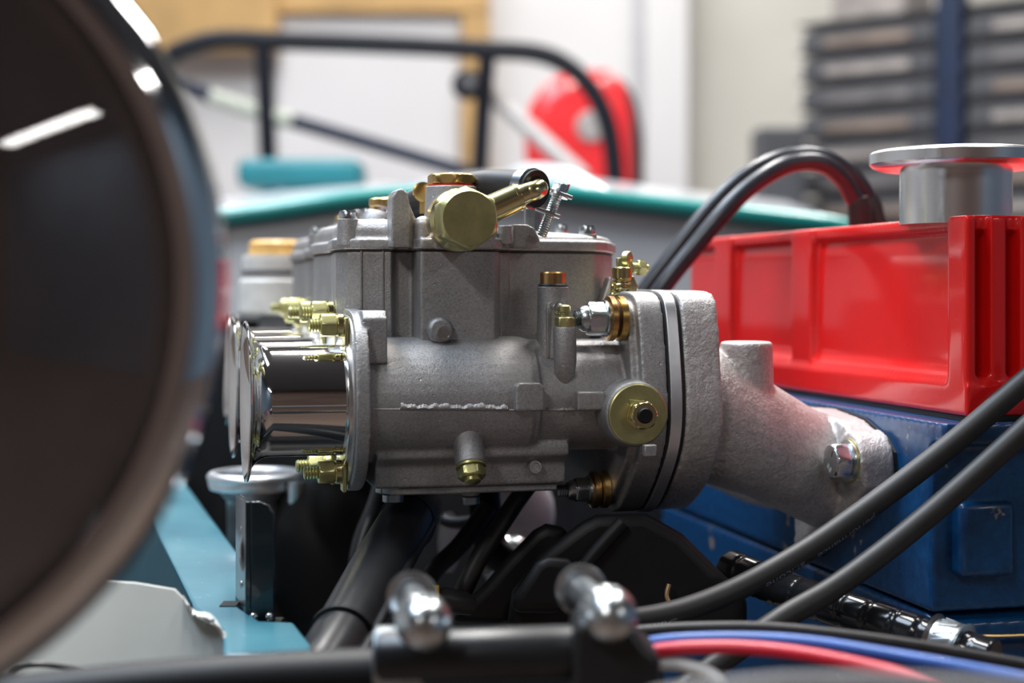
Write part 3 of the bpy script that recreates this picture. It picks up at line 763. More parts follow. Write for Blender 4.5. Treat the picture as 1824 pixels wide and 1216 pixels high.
# oil filler neck
ff = thing('oil_filler', 'machined aluminium oil filler neck with wide flange on red cover', 'filler neck', G(aC + 40, bN + 30, cTop))
bF = bN + 34
fq = LB(1702, 384, bF); rF = (aB(1790, bF) - aB(1614, bF)) / 2
zt = LB(1702, 305, bF)[2]
fo = G(fq[0], bF, cTop - 3)
part('neck', MB().lathe([(0, rF), (zt - cTop + 3, rF)], fo, Z, 64), 'machined_alloy', ff)
rD = (aB(1838, bF) - aB(1566, bF)) / 2
part('neck_flange', MB().lathe([(0, rF * 1.02), (0.6, rD * .88), (1.6, rD * .96), (3.0, rD), (7.0, rD), (8.0, rD * .97), (8.6, rD * .9), (8.8, rD * .75), (3.6, rD * .70)], G(fq[0], bF, zt), Z, 96), 'machined_alloy', ff)

# cylinder head and block
hd = thing('cylinder_head', 'blue painted cylinder head beneath the red rocker cover', 'cylinder head', G(aH + 70, bN + 150, cBot - 80))
hT = cBot - 1.5
mb = MB()
mb.prism([(aH + 1.5, bN - 4), (aH + AW + 20, bN - 4), (aH + AW + 20, BFAR), (aH + 1.5, BFAR)], O0, U, V, Z, hT - 9, hT)
mb.prism([(aH + 1.3, bN + 6), (aH + AW + 16, bN + 6), (aH + AW + 16, BFAR), (aH + 1.3, BFAR)], O0, U, V, Z, hT - 75, hT - 4)
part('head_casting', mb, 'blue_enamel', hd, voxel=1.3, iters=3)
for da, dc, w_, h_ in ((22, -46, 24, 30), (60, -38, 18, 34), (96, -46, 22, 30)):
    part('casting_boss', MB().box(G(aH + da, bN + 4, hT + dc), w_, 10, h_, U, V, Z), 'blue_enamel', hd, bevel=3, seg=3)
bk = thing('engine_block', 'dark blue engine block low behind the black hoses', 'engine block', G(aH + 60, bN + 150, hT - 215))
mb = MB()
mb.prism([(aH + 2, bN + 12), (aH + AW + 30, bN + 12), (aH + AW + 30, BFAR), (aH + 2, BFAR)], O0, U, V, Z, hT - 215, hT - 76)
mb.prism([(aH + 4, bN + 4), (aH + AW + 30, bN + 4), (aH + AW + 30, BFAR), (aH + 4, BFAR)], O0, U, V, Z, hT - 88, hT - 78)
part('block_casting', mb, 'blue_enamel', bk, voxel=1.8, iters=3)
for da, dc, r_ in ((10, -120, 14), (48, -130, 22), (92, -110, 12)):
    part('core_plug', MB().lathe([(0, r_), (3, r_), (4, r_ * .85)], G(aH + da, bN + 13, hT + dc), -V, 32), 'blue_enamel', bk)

# ================================================================= LEADS AND HOSES
def px_tube(pts, r, segs=16, sub=6):
    return MB().tube([W(*p) for p in pts], r, segs, sub)
lead_a = [(1085, 640, 180), (1120, 560, 179), (1156, 508, 179), (1205, 445, 180), (1265, 372, 182), (1330, 312, 185), (1395, 281, 188), (1450, 277, 192), (1500, 297, 196), (1537, 335, 198), (1553, 375, 199), (1560, 406, 199)]
lead_b = [(1105, 650, 165), (1140, 575, 165), (1180, 512, 164), (1235, 443, 166), (1295, 372, 167), (1350, 322, 170), (1410, 291, 174), (1462, 291, 178), (1500, 318, 182), (1522, 355, 185), (1531, 380, 186), (1533, 406, 187)]
for pts, lb_ in ((lead_a, 'upper of the two black plug leads arching over the red cover'), (lead_b, 'lower of the two black plug leads arching over the red cover')):
    t_ = thing('plug_lead', lb_, 'cable', W(*pts[0]), 'plug leads over the rocker cover')
    part('sheath', px_tube(pts, 4.5 if pts is lead_a else 4.6, 20), 'lead_rubber', t_)
    e0 = W(*pts[-1])
    part('plug_boot', MB().lathe([(-16, 4.8), (-12, 5.8), (-1, 6.2), (0, 5.4)], e0, W(*pts[-1]) - W(*pts[-2]), 20), 'black_rubber', t_)

def hose_text(path, r, body, size, s_start, roll, parent, name='printing'):
    v, f = text_mesh(body, size)
    P, _ = catmull([Vector(p) for p in path], [r] * len(path), 12)
    L = [0]
    for i in range(1, len(P)): L.append(L[-1] + (P[i] - P[i - 1]).length)
    def at(s):
        for i in range(1, len(P)):
            if L[i] >= s:
                f_ = (s - L[i - 1]) / (L[i] - L[i - 1]); return P[i - 1].lerp(P[i], f_), (P[i] - P[i - 1]).normalized()
        return P[-1], (P[-1] - P[-2]).normalized()
    m_ = MB()
    for p in v:
        pos, t = at(s_start - p.x)               # runs backwards: the print stands upside down
        side = t.cross(Y).normalized()            # roughly 'up' across the hose
        if side.z < 0: side = -side
        frt = t.cross(side).normalized()
        if frt.y > 0: frt = -frt
        ang = roll - p.y * 0.72 / r
        m_.v.append(pos + (frt * cos(ang) + side * sin(ang)) * (r + 0.06))
    m_.f = f
    part(name, m_, 'print_grey', parent, smooth=None)
hose1 = [(1060, 1108, -62), (1130, 1104, -54), (1220, 1085, -44), (1320, 1045, -34), (1430, 984, -26), (1530, 916, -20), (1630, 842, -16), (1730, 762, -14), (1850, 658, -12)]
hose2 = [(1200, 1240, -60), (1290, 1172, -52), (1390, 1103, -44), (1480, 1050, -36), (1570, 985, -30), (1660, 912, -26), (1740, 842, -24), (1850, 742, -22)]
ht = []
for pts, lb_ in ((hose1, 'upper thick black silicone hose with printed lettering crossing before the manifold'), (hose2, 'lower thick black silicone hose running parallel below the printed one')):
    t_ = thing('silicone_hose', lb_, 'hose', W(*pts[0]), 'silicone hoses before the engine')
    part('tube', px_tube(pts, 4.45, 24, 8), 'hose_rubber', t_); ht.append(t_)
hw = [W(*p) for p in hose1]
def s_at(path, px):
    P, _ = catmull(path, [1] * len(path), 12); s = 0
    for i in range(1, len(P)):
        s += (P[i] - P[i - 1]).length
        if CX + P[i].x / K * D / (D + P[i].y) >= px: return s
    return s
hose_text(hw, 4.45, 'silicone', 5.9, s_at(hw, 1418), -0.50, ht[0])
hose_text(hw, 4.45, 'performance', 5.4, s_at(hw, 1540), -0.60, ht[0])
hose_text(hw, 4.45, 'Dunc', 6.2, s_at(hw, 1196), -0.25, ht[0])

# corrugated hose with worm clip
cg = thing('corrugated_hose', 'shiny black corrugated hose with a steel clip near its end', 'hose', W(1560, 1130, -40))
cpts = [W(1300, 1010, 40), W(1360, 1035, 20), W(1430, 1062, 0), W(1510, 1088, -18), W(1600, 1118, -34), W(1680, 1146, -46), W(1770, 1176, -58)]
P, _ = catmull(cpts, [1] * len(cpts), 24)
rings_r = []
for i in range(len(P)): rings_r.append(7.2 + (-0.15 if i % 12 == 0 else 0.12 if i % 12 in (1, 11) else 0.3))
part('hose', MB().tube(P, rings_r, 24, smooth=False), 'black_gloss', cg)
cdir = (cpts[5] - cpts[4]).normalized(); co_ = cpts[5] + cdir * 2
cb = part('clip_band', MB().lathe([(-6.4, 8.4), (-6, 10.0), (-4.4, 8.8), (4.4, 8.8), (6, 10.0), (6.4, 8.4)], co_, cdir, 40), 'zinc', cg)
for k in range(16):
    t = 2 * pi * k / 16; a_, b_, n_ = frame(cdir); rd = a_ * cos(t) + b_ * sin(t)
    part('band_slot', MB().box(co_ + rd * 8.85, 6.8, 1.5, 0.6, (cdir + 0.35 * rd.cross(cdir)).normalized(), rd.cross(cdir), rd), 'dark_zinc', cb, bevel=0.15)
gw = thing('copper_wire', 'thin bright copper wire end sticking out behind the hose clip', 'wire', W(1790, 1131, -40))
part('strand', px_tube([(1735, 1131, -48), (1780, 1132, -46), (1850, 1130, -44)], 0.45, 8), 'brass', gw)

# foreground wires
for nm, pts, r, mt, lb_ in (
    ('wire', [(1120, 1150, -133), (1200, 1139, -136), (1320, 1136, -141), (1440, 1143, -148), (1570, 1163, -158), (1700, 1186, -169), (1860, 1216, -180)], 1.9, 'blue_wire', 'blue insulated wire leaving the black fitting in the blurred front'),
    ('wire', [(1120, 1165, -136), (1210, 1154, -141), (1320, 1153, -146), (1430, 1164, -154), (1560, 1190, -165), (1680, 1222, -177)], 2.1, 'red_wire', 'red insulated wire running below the blue one in front'),
    ('wire', [(1120, 1190, -136), (1180, 1182, -139), (1230, 1187, -142), (1275, 1206, -145), (1300, 1240, -148)], 2.1, 'white_wire', 'white insulated wire curling down below the red wire'),
    ('cable', [(1120, 1125, -108), (1220, 1118, -109), (1350, 1117, -112), (1480, 1128, -115), (1640, 1150, -119), (1860, 1190, -122)], 1.8, 'black_rubber', 'dull black cable lying just above the blue wire')):
    t_ = thing(nm, lb_, nm, W(*pts[1]))
    part('insulation', px_tube(pts, r, 14), mt, t_)
gp_ = [W(px, py, -300) for px, py in ((1150, 1240), (1250, 1222), (1400, 1208), (1560, 1206), (1700, 1212), (1860, 1220), (1860, 1330), (1150, 1330))]
tag(part('front_panel', MB().ring_stack([[p + Y * dy for p in gp_] for dy in (0, 6)]), 'grey_panel', None, bevel=1.5), 'blurred grey panel edge along the very bottom below the wires', 'panel')

# ================================================================= FRONT FITTING
ft = thing('pipe_fitting', 'dark cylindrical fitting carrying two domed zinc bolts in the blurred front', 'fitting', W(900, 1240, -170))
YF = -170
part('cylinder', MB().lathe([(0, 6.8), (1.5, 7.6), (58, 7.6), (59.5, 6.8)], W(672, 1172, YF), W(1060, 1160, YF) - W(672, 1172, YF), 40), 'black_satin', ft)
part('collar', MB().lathe([(0, 9.5), (1, 10.2), (13, 10.2), (14, 9.5)], W(668, 1180, YF + 4), W(1060, 1168, YF) - W(672, 1180, YF), 32), 'dark_zinc', ft)
eb = MB()
eb.prism([(0, 0), (9, 2), (14, 9), (18, 12), (19, 30), (-6, 30), (-6, 4)], W(1058, 1088, YF - 6), X, -Z, Y, -4, 20)
part('end_block', eb, 'black_satin', ft, bevel=2.2, seg=3)
for (rx, ry, bx, by) in ((733, 1062, 757, 1112), (1034, 1049, 1088, 1098)):
    o0, o1 = W(rx, ry, -138), W(bx, by, -186); dd = (o1 - o0).normalized(); L = (o1 - o0).length
    s_ = part('domed_bolt', MB().lathe([(0, 4.4), (L - 4, 4.4)], o0, dd, 28), 'dark_zinc', ft)
    part('ring_washer', MB().lathe([(-1, 6.2), (-0.6, 7.6), (1.6, 7.8), (2.0, 6.4), (2.0, 4.4)], o0, dd, 36), 'zinc', s_)
    dome = [(-9, 7.0), (-8.4, 7.6), (-3, 7.8), (-2, 7.4), (0, 7.3), (2.4, 6.7), (4.6, 5.3), (6.0, 3.4), (6.6, 1.0)]
    part('acorn_nut', MB().lathe(dome, o1, dd, 36), 'zinc', s_)
    part('flat_nut', MB().hexa(o1 - dd * 12, dd, 13.4, 5.0), 'zinc', s_)
tag(part('black_tube', MB().tube([W(-60, 1268, -175), W(200, 1238, -172), W(450, 1218, -169), W(690, 1206, -166)], 8.6, 28), 'black_plastic'), 'black tube along the bottom edge leading to the fitting', 'tube')
lw = thing('loose_wire', 'thin dark wire loop at the bottom left corner over cream panel', 'wire', W(60, 1190, -120))
part('strand', px_tube([(10, 1225, -120), (25, 1196, -120), (60, 1184, -118), (110, 1187, -114), (160, 1196, -110), (230, 1220, -104)], 0.9, 10), 'black_satin', lw)

# ================================================================= HEADLAMP
hc = W(-471, 505, -300); nL = -V
hl = thing('headlamp', 'large round chrome-rimmed headlamp blurred at the left edge', 'headlamp', hc - Z * 95)
rim = [(-26, 88), (-20, 93), (-8, 95.5), (0, 95), (5, 92), (7.5, 88), (7, 84.5), (4, 83.5), (-2, 83.5)]
part('rim', MB().lathe(rim, hc, nL, 96, False, False), 'chrome', hl, smooth=60)
ln = [(2, 84.2)]
for i in range(1, 11):
    t = i / 10; ln.append((2 + 20 * (1 - (1 - t) ** 2) ** 1.0, 84.2 * sqrt(max(0, 1 - t ** 2)) if t < 1 else 0.5))
lens_o = []
RS = 190.0; zc = sqrt(RS ** 2 - 84.2 ** 2)
for i in range(0, 13):
    r_ = 84.2 * (1 - i / 12.0); lens_o.append((2 + sqrt(RS ** 2 - r_ ** 2) - zc, max(r_, 0.3)))
lens_i = [(h - 3.0, r_) for h, r_ in reversed(lens_o)]
part('lens', MB().lathe(lens_o + lens_i, hc, nL, 96, False, False), 'lens_glass', hl, smooth=60)
bow = []
for i in range(0, 13):
    t = i / 12.0; r_ = 83.0 * (1 - t) + 12 * t; bow.append((-62 + 60 * (r_ / 83.0) ** 2, r_))
part('reflector', MB().lathe(bow, hc, nL, 72, False, True), 'reflector_dark', hl, smooth=60)
part('bulb_shield', MB().lathe([(-40, 10), (-22, 12), (-16, 9), (-14, 2)], hc, nL, 32), 'chrome', hl)
sh = [(-24, 90), (-45, 84), (-70, 68), (-92, 42), (-100, 14)]
part('shell', MB().lathe(sh, hc, nL, 72, False, True), 'black_gloss', hl, smooth=60)
hs_ = part('mounting_stalk', MB().tube([hc - Z * 80 - nL * 50, hc - Z * 150 - nL * 60, hc - Z * 300 - nL * 70], 14, 20), 'black_satin', hl)

# ================================================================= CHASSIS
zr = -116.0
def rail_pt(y, dx): return Vector((-116 - 0.31 * (y + 40) + dx, y, zr))
rl = thing('chassis_rail', 'scuffed light teal painted chassis rail beside the trumpets', 'chassis rail', rail_pt(100, 10) - Z * 40)
top = [rail_pt(600, 0), rail_pt(-40, 0), rail_pt(-75, 6), Vector((-92, -112, zr)), Vector((-64, -112, zr)), Vector((-66, -98, zr)), Vector((-76, -66, zr)), Vector((-88, -64, zr)), Vector((-100, -40, zr)), rail_pt(73, 31), rail_pt(600, 31)]
part('rail', MB().ring_stack([[p + Z * -34 for p in top], top]), 'teal_enamel', rl, bevel=1.2)
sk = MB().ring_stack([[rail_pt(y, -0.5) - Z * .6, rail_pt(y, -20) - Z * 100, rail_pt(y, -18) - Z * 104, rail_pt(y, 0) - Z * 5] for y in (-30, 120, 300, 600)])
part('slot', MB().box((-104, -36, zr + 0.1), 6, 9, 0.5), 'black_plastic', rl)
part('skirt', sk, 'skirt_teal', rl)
pn_ = thing('body_panel', 'cream body panel with a torn edge below the teal rail', 'body panel', W(250, 1250, -60))
pp_ = [(432, 1330), (428, 1190), (421, 1150), (405, 1128), (384, 1112), (360, 1100), (340, 1082), (326, 1062), (312, 1048), (240, 1036), (190, 1034), (60, 1060), (-120, 1120), (-120, 1330)]
part('panel', MB().ring_stack([[W(px, py, -104 + (1330 - py) * 0.10 + dy) for px, py in pp_] for dy in (0, 2.5)]), 'cream_panel', pn_, bevel=0.6)
rg = []; random.seed(3)
for i in range(26):
    t = i / 25.0; px = 326 + 100 * t; py = 1062 + 88 * t + 10 * sin(t * 9)
    h_ = random.uniform(4, 16); yy = -107 + (1330 - py) * 0.10
    rg.append([W(px, py - 3, yy), W(px + random.uniform(-3, 5), py + h_ * .6, yy - random.uniform(1, 3)), W(px, py + h_, yy + .6), W(px, py + 2, yy + 2.6)])
part('torn_edge', MB().ring_stack(rg), 'torn_film', pn_, smooth=60)
br = thing('upright_bracket', 'dark upright steel bracket bolted on the teal rail', 'bracket', W(465, 1105, -50))
yb = -52.0
bo_ = [W(px, py, yb) for px, py in ((446, 1112), (446, 893), (462, 893), (478, 900), (488, 916), (489, 1112))]
part('front_face', MB().ring_stack([[p + Y * dy for p in bo_] for dy in (0, 2.4)]), 'dark_teal', br, bevel=0.5)
fo_ = [W(429, 880, yb + 30), W(447, 893, yb), W(447, 1100, yb), W(429, 1062, yb + 30)]
part('side_face', MB().ring_stack([[p - X * dx for p in fo_] for dx in (0, 2.0)]), 'dark_teal', br, bevel=0.4)
part('foot', MB().box(W(470, 1116, yb + 6), 12, 22, 2.4), 'dark_teal', br, bevel=0.5)
for px, py in ((436, 940), (433, 1040), (452, 1098), (480, 1098)):
    part('rivet', MB().ell(W(px, py, yb - 1.2 if py > 1090 else yb + 12), 1.6, 1.6, 1.6), 'zinc', br)
part('clip_wire', MB().tube([W(436, 950, yb + 10), W(430, 980, yb + 8), W(433, 1010, yb + 8), W(441, 1030, yb + 10)], 0.9, 10), 'zinc', br)

can = thing('silver_canister', 'silver cup-topped canister blurred behind the teal rail', 'canister', W(457, 1000, 200))
co = W(457, 848, 200)
part('cup', MB().lathe([(0, 21), (0, 23.6), (-3, 25), (-6, 24), (-7, 20), (-12, 15.5), (-60, 14.5)], co, Z, 48, False, True), 'plate_alloy', can, smooth=50)
part('cup_rim', MB().tube([co + (X * cos(2 * pi * k / 40) + Y * sin(2 * pi * k / 40)) * 23 for k in range(41)], 2.7, 12, smooth=False), 'plate_alloy', can)
part('side_pipe', MB().tube([W(530, 858, 180), W(530, 930, 180), W(528, 1000, 180), W(520, 1080, 190)], [5.2, 5.2, 4.8, 4.8], 18), 'zinc', can)
part('lower_body', MB().cyl(co - Z * 140, Z, 13.5, 82, 36), 'chassis_grey', can)

# bay shell
bay = thing('engine_bay', 'dark grey engine bay bulkhead and floor tray behind the engine', 'engine bay', (0, 450, -420))
part('bulkhead', MB().box((60, 640, -230), 900, 10, 412), 'black_satin', bay, bevel=3)
part('floor_tray', MB().box((60, 280, -330), 900, 720, 8), 'black_satin', bay, bevel=2)

# steering boot / strut
st = thing('black_strut', 'thick black tube slanting up beneath the carburetor', 'strut', W(590, 1160, -60))
s_pts = [W(560, 1215, -100), W(612, 1130, -70), W(672, 1020, -20), W(728, 925, 40), W(748, 908, 120)]
part('tube', MB().tube(s_pts, [10.5, 10.8, 11.2, 11.4, 11.4], 32), 'black_satin', st)
dS = (s_pts[2] - s_pts[1]).normalized()
part('cable_tie', MB().lathe([(-1.2, 11.6), (-1.0, 12), (1, 12), (1.2, 11.6)], s_pts[1] + dS * -2, dS, 40), 'black_plastic', st)
part('cable_tie', MB().lathe([(-1.2, 11.8), (-1.0, 12.2), (1, 12.2), (1.2, 11.8)], s_pts[3] - (s_pts[3] - s_pts[2]).normalized() * 5, s_pts[3] - s_pts[2], 40), 'black_plastic', st)
part('seam_rod', MB().tube([p + Vector((10, -9, 0)) for p in s_pts[:4]], 2.0, 12), 'black_satin', st)

def clutter(name, pts, r, mt, label, cat, pname='sheath', segs=16):
    t_ = thing(name, label, cat, W(*pts[0])); part(pname, px_tube(pts, r, segs), mt, t_); return t_
clutter('rubber_pipe', [(690, 840, 130), (672, 900, 130), (648, 960, 125), (637, 1020, 120), (640, 1080, 118)], 5.0, 'black_satin', 'grey-black rubber pipe hanging straight down left of the strut', 'pipe')
clutter('copper_pipe', [(692, 850, 150), (694, 890, 150), (698, 935, 145), (704, 1000, 140)], 4.0, 'copper_pipe', 'orange copper pipe glimpsed below the carburetor cover screw', 'pipe')
clutter('cable', [(960, 840, 60), (925, 885, 56), (888, 940, 50), (850, 1000, 44), (815, 1075, 40)], 4.0, 'hose_rubber', 'black cable slanting down under the middle of the carburetor', 'cable')
clutter('cable', [(870, 900, 90), (820, 970, 86), (770, 1020, 80), (735, 1085, 76)], 4.2, 'black_rubber', 'black cable slanting beside the strut, second from it', 'cable')
clutter('cable', [(860, 850, 110), (866, 920, 110), (880, 980, 104), (930, 1010, 100)], 7.5, 'black_plastic', 'thick black cable bundle hanging below the drain plug', 'cable')
clutter('cable', [(740, 850, 140), (770, 905, 138), (805, 930, 130), (860, 925, 120)], 3.0, 'black_rubber', 'thin black cable looping below the bottom cover', 'cable')
clutter('green_cable', [(480, 905, 260), (540, 925, 250), (590, 950, 245), (640, 950, 240)], 2.6, 'seat_teal', 'thin green cable behind the silver canister', 'cable')
def lump(name, px, py, y, rx, ry, rz, mt, label, cat):
    t_ = thing(name, label, cat, W(px, py, y) - Z * rz)
    mbl = MB().ell(W(px, py, y), rx, ry, rz, segs=20, rows=10)
    part('cover', mbl, mt, t_)
    part('mount', MB().lathe([(0, rx * .55), (6, rx * .5)], W(px, py, y) + Y * (ry - 3), Y, 20), 'chassis_grey', t_)
    return t_
def bolt_lump(px, py, y, r, mt, label):
    t_ = thing('hex_bolt', label, 'bolt', W(px, py, y) - Z * r)
    part('head', MB().hexa(W(px, py, y), -Y + Z * .2, r * 1.8, r), mt, t_)
    part('flange', MB().lathe([(-2, r * 1.25), (0, r * 1.2)], W(px, py, y), -Y + Z * .2, 28), mt, t_)
lump('fuse_cover', 590, 990, 190, 32, 26, 50, 'black_plastic', 'black rounded cover between the canister and the strut', 'cover')
lump('tan_cap', 634, 908, 200, 9, 9, 15, 'skin_tan', 'tan cap blurred beside the orange copper pipe', 'cap')
lump('pale_connector', 800, 965, 180, 6, 7, 16, 'conduit_grey', 'pale blue-grey connector behind the slanting cables', 'connector')
lump('pale_connector', 600, 880, 260, 24, 16, 16, 'conduit_grey', 'wide pale connector blurred below the lower trumpet nut', 'connector')
lump('pale_connector', 905, 1000, 150, 14, 10, 14, 'zinc', 'silvery connector left of the black ignition housing', 'connector')
lump('pale_connector', 930, 915, 240, 18, 10, 24, 'conduit_grey', 'grey connector behind the housing, under the carburetor', 'connector')
bolt_lump(862, 1000, 110, 4.6, 'zinc', 'zinc bolt head in the shadows below the carburetor')
bolt_lump(612, 905, 180, 4.6, 'zinc', 'zinc bolt head left of the tan cap')

# ignition housings
ig = thing('ignition_housing', 'black moulded ignition housing in the shade under the carburetor flange', 'housing', W(1080, 1110, 10))
p1_ = [(905, 1096), (912, 1052), (958, 988), (1035, 930), (1062, 916), (1150, 914), (1215, 950), (1275, 1010), (1330, 1060), (1330, 1130), (905, 1130)]
part('shell', MB().ring_stack([[W(px, py, 0 + dy) for px, py in p1_] for dy in (0, 60)]), 'black_plastic', ig, bevel=5, seg=4)
p2_ = [(908, 1090), (914, 1062), (955, 1000), (975, 990), (1012, 994), (1040, 1020), (1020, 1050), (1000, 1092)]
part('socket', MB().ring_stack([[W(px, py, -18 + dy) for px, py in p2_] for dy in (0, 22)]), 'black_plastic', ig, bevel=4, seg=4)
part('rib', MB().tube([W(1010, 1050, -4), W(1060, 985, -3), W(1110, 930, -2)], 3.0, 12), 'black_plastic', ig)
ig2 = thing('coil_arm', 'black plastic coil arm slanting left of the ignition housing', 'coil', W(900, 1100, 40))
p3_ = [(800, 1108), (830, 1070), (862, 1040), (900, 995), (950, 944), (972, 932), (1015, 940), (1012, 975), (950, 1040), (905, 1112)]
part('arm', MB().ring_stack([[W(px, py, 30 + dy) for px, py in p3_] for dy in (0, 34)]), 'black_plastic', ig2, bevel=5, seg=4)
pl2 = thing('bulb_plug', 'black plug with a yellow tip next to the zinc dome', 'plug', W(800, 1070, 0))
part('body', MB().lathe([(0, 3), (3, 4.4), (12, 4.6), (16, 4)], W(778, 1062, -8), W(840, 1078, 0) - W(778, 1062, -8), 20), 'black_rubber', pl2)
part('tip', MB().box(W(772, 1054, -10), 4.5, 4, 5), 'yellow_paint', pl2, bevel=0.6)
bs2 = thing('spring_strip', 'thin bronze spring strip in front of the dark engine block', 'spring', W(1200, 1060, 0))
part('strip', MB().tube([W(1192, 1040, -6), W(1188, 1062, -7), W(1200, 1085, -8), W(1215, 1110, -8)], 0.9, 8), 'tan_metal', bs2)

rv = thing('fluid_reservoir', 'white fluid reservoir with amber cap blurred beyond the trumpets', 'reservoir', W(490, 570, 330))
ro_ = W(490, 560, 330)
part('tank', MB().lathe([(0, 20), (2, 21.5), (20, 21.5), (23, 19), (27, 19), (32, 20), (36, 19.5)], ro_, Z, 40), 'reservoir', rv)
part('cap', MB().lathe([(36, 16), (43, 15.5), (45, 13)], ro_, Z, 36), 'amber_cap', rv)
part('neck_ring', MB().lathe([(24, 20.4), (27, 20.4)], ro_, Z, 36), 'chassis_grey', rv)
part('bracket', MB().box(ro_ - Z * 40, 18, 18, 80), 'chassis_grey', rv, bevel=2)

# ================================================================= CAR BODY BEHIND
car = thing('sports_car_body', 'white and teal open sports car bodywork around the cockpit', 'car body', (0, 900, -400))
sta = [(300, 398, 372), (400, 384, 352), (480, 375, 342), (640, 352, 330), (760, 342, 318), (860, 336, 306), (960, 338, 306), (1060, 350, 318), (1180, 364, 334), (1300, 377, 347), (1400, 388, 358), (1480, 398, 388), (1540, 412, 405)]
fr, tpn = [], []
for px, rim_, cr in sta:
    a_ = W(px, rim_, 650); b_ = W(px, rim_ - (rim_ - cr) * .35, 780); c_ = W(px, cr, 1150)
    fr.append([W(px, 560, 622), W(px, rim_ + 2, 648), W(px, rim_ + 2, 654), W(px, 560, 630)])
    tpn.append([a_, b_, c_, c_ - Z * 30, a_ - Z * 20 + Y * 10])
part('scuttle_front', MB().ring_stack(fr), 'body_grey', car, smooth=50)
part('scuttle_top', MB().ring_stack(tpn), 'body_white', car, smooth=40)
part('cockpit_tub', MB().box((-20, 1900, -320), 1500, 1400, 760), 'body_white', car, bevel=40, seg=4)
part('teal_trim', MB().tube([W(px, rim_ + 2, 640) for px, rim_, cr in sta], 7.5, 14), 'body_teal', car)
part('windscreen_hump', MB().tube([W(880, 330, 1000), W(940, 315, 900), W(1010, 330, 800), (W(1080, 365, 720)), W(1150, 410, 660)], [8, 14, 16, 14, 8], 18), 'body_white', car)
tb_ = tag(part('seat_headrest', MB().box(W(540, 312, 1900), 198, 120, 46).box(W(540, 372, 1900), 60, 40, 130), 'seat_teal', None, bevel=14, seg=4), 'teal padded headrest blurred behind the scuttle', 'headrest')

# roll bar
YR = 2000.0
rb = thing('roll_bar', 'black tubular roll bar standing across the blurred cockpit', 'roll bar', W(690, 340, YR))
hoop = [(262, 450), (264, 330), (268, 210), (278, 140), (305, 100), (340, 82), (395, 70), (500, 73), (700, 80), (860, 88), (950, 94), (1005, 114), (1050, 155), (1080, 215), (1094, 300), (1098, 450)]
part('hoop', MB().tube([W(px, py, YR) for px, py in hoop], 16.5, 18), 'bar_black', rb)
part('upright', MB().tube([W(468, 76, YR), W(474, 200, YR), W(484, 450, YR)], 15, 16), 'bar_black', rb)
part('upright', MB().tube([W(868, 92, YR), (W(860, 200, YR)), W(846, 450, YR)], 15, 16), 'bar_black', rb)
part('diagonal', MB().tube([W(285, 140, YR + 20), W(440, 192, YR + 20), W(640, 250, YR + 20), W(870, 318, YR + 20)], 12.5, 16), 'bar_navy', rb)
part('padding', MB().tube([W(375, 172, YR + 10), W(450, 196, YR + 10), W(520, 216, YR + 10)], 14, 16), 'sleeve_pale', rb)
part('stay', MB().tube([W(872, 165, YR + 60), W(950, 235, YR), W(1040, 318, YR - 60)], 15, 14), 'strap_grey', rb)
kn = part('harness_knob', MB().lathe([(-20, 14), (-14, 24), (8, 26), (16, 18)], W(832, 152, YR - 15), -Y, 24), 'bar_black', rb)
part('knob_face', MB().lathe([(16, 12), (22, 9)], W(836, 148, YR - 15), -Y, 20), 'zinc', kn)
se = thing('racing_seat', 'red moulded seat back behind the roll bar', 'seat', W(1035, 320, 2200))
sp2 = [(940, 455), (934, 240), (942, 190), (965, 155), (1000, 132), (1040, 122), (1085, 125), (1112, 150), (1128, 200), (1132, 455)]
part('shell', MB().ring_stack([[W(px, py, 2150 + dy) for px, py in sp2] for dy in (0, 90)]), 'seat_red', se, bevel=30, seg=4)
part('side_edge', MB().tube([W(1128, 340, 2180), W(1128, 250, 2180), W(1118, 180, 2180), W(1098, 145, 2180)], [18, 18, 14, 10], 16), 'seat_dark', se)
part('badge', MB().lathe([(0, 28), (6, 24)], W(1053, 225, 2148), -Y, 24), 'strap_grey', se)

# ================================================================= BACK WALL
def wall_board(name, x0, y0, x1, y1, dep, th, mt, label, cat):
    A, B = W(x0, y0, dep), W(x1, y1, dep)
    return tag(part(name, MB().box(((A.x + B.x) / 2, dep + th / 2, (A.z + B.z) / 2), abs(B.x - A.x), th, abs(A.z - B.z)), mt, None, bevel=6), label, cat)
YB = YW - 120
wall_board('timber_board', 150, -80, 492, 92, YB - 30, 60, 'timber', 'wide brown timber board hung high on the left wall', 'board')
wall_board('timber_rail', 494, -80, 872, 22, YB, 60, 'timber', 'brown timber rail across the top of the white board', 'rail')
wall_board('timber_post', 822, 24, 872, 620, YB, 60, 'timber', 'upright brown timber post right of the white board', 'post')
wall_board('white_board', 494, 24, 820, 620, YB + 40, 30, 'board_white', 'plain white board framed by timber behind the roll bar', 'board')
struct(wall_board('trim_1', 1128, -200, 1150, 900, YW - 22, 20, 'conduit_grey', 'grey vertical conduit strip on the white wall', 'conduit'))
struct(wall_board('trim_2', 1152, -200, 1226, 900, YW - 90, 88, 'wall_paint', 'white square pillar at the edge of the wall', 'pillar'))
wall_board('dark_cabinet', 1352, 226, 1436, 1285, 2750, 120, 'bin_grey', 'narrow dark cabinet standing left of the stacked bins', 'cabinet')

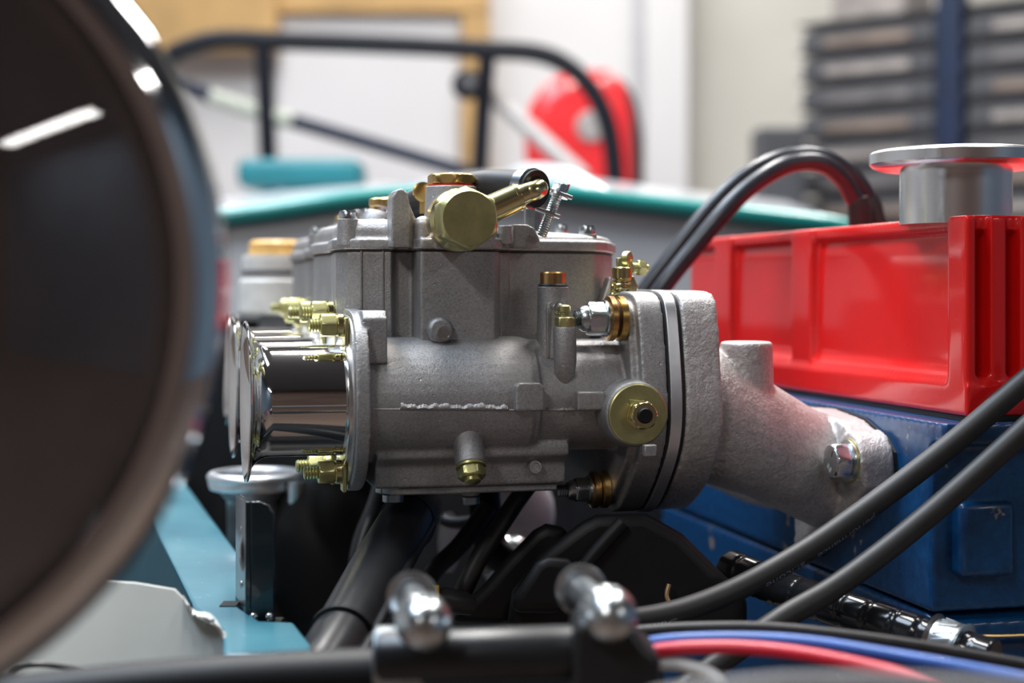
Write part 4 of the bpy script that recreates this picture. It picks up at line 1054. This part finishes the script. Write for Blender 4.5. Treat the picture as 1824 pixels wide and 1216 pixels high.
# rack of bins
rk = Vector((656, 2900, 0)); RD = Vector((0.8, -0.6, 0)); RN = Vector((0.6, 0.8, 0))
def rp(t, n, z): return Vector((rk.x, rk.y, 0)) + RD * t + RN * n + Z * z
def mk_bin(label):
    b_ = thing('storage_bin', label, 'bin', rp(165, 100, 0), 'bins on the blue rack')
    part('tray', MB().prism([(0, 0), (0, 30), (14, 46), (230, 52), (230, 0)], rp(8, 0, 0), RN, Z, RD, 0, 312), 'bin_grey', b_, bevel=2)
    part('label_strip', MB().box(rp(164, -1.5, 15), 200, 3, 20, RD, RN, Z), 'bin_steel', b_)
    part('contents', MB().box(rp(164, 110, 50), 270, 150, 12, RD, RN, Z), 'bin_tan', b_, bevel=4)
    return b_
zs = [94 + 64 * i for i in range(8)]
ordn = ['lowest', 'second lowest', 'third lowest', 'fourth lowest', 'fifth lowest', 'sixth lowest', 'seventh lowest', 'topmost']
first = mk_bin('x')
base = WLOC[first].copy()
for ci, (t0, side) in enumerate(((0, 'left of'), (385, 'right of'))):
    for i, z in enumerate(zs):
        off = RD * t0 + Z * z
        lab = '%s grey storage bin %s the blue rack upright' % (ordn[i], side)
        if ci == 0 and i == 0: continue
        cbin = copy_tree(first, off, lab)
        st_ = [c_ for c_ in cbin.children if c_.name.startswith('label_strip')][0]
        st_.material_slots[0].link = 'OBJECT'; st_.material_slots[0].material = MATS[('bin_tan', 'bin_steel', 'strip_brown')[(i * 2 + ci) % 3]]
first.location = base + (Z * zs[0]) * 0.001; WLOC[first] = first.location.copy()
first['label'] = 'lowest grey storage bin left of the blue rack upright'
rack = thing('storage_rack', 'dark blue steel rack holding rows of grey bins', 'rack', rp(350, 100, FLZ))
for t0 in (328, ): part('upright', MB().box(rp(t0 + 26, 20, (FLZ + 700) / 2), 54, 60, 700 - FLZ, RD, RN, Z), 'rack_blue', rack, bevel=3)
part('upright', MB().box(rp(738, 20, (FLZ + 700) / 2), 40, 60, 700 - FLZ, RD, RN, Z), 'rack_blue', rack, bevel=3)
part('upright', MB().box(rp(2, 240, (FLZ + 620) / 2), 12, 40, 620 - FLZ, RD, RN, Z), 'rack_blue', rack, bevel=3)
for z in zs: part('shelf', MB().box(rp(355, 120, z - 4), 720, 240, 5, RD, RN, Z), 'bin_grey', rack)
part('shelf', MB().box(rp(355, 120, zs[-1] + 62), 720, 240, 5, RD, RN, Z), 'bin_grey', rack)
part('carton', MB().box(rp(150, 120, zs[-1] + 110), 180, 160, 90, RD, RN, Z), 'bin_tan', rack, bevel=4)
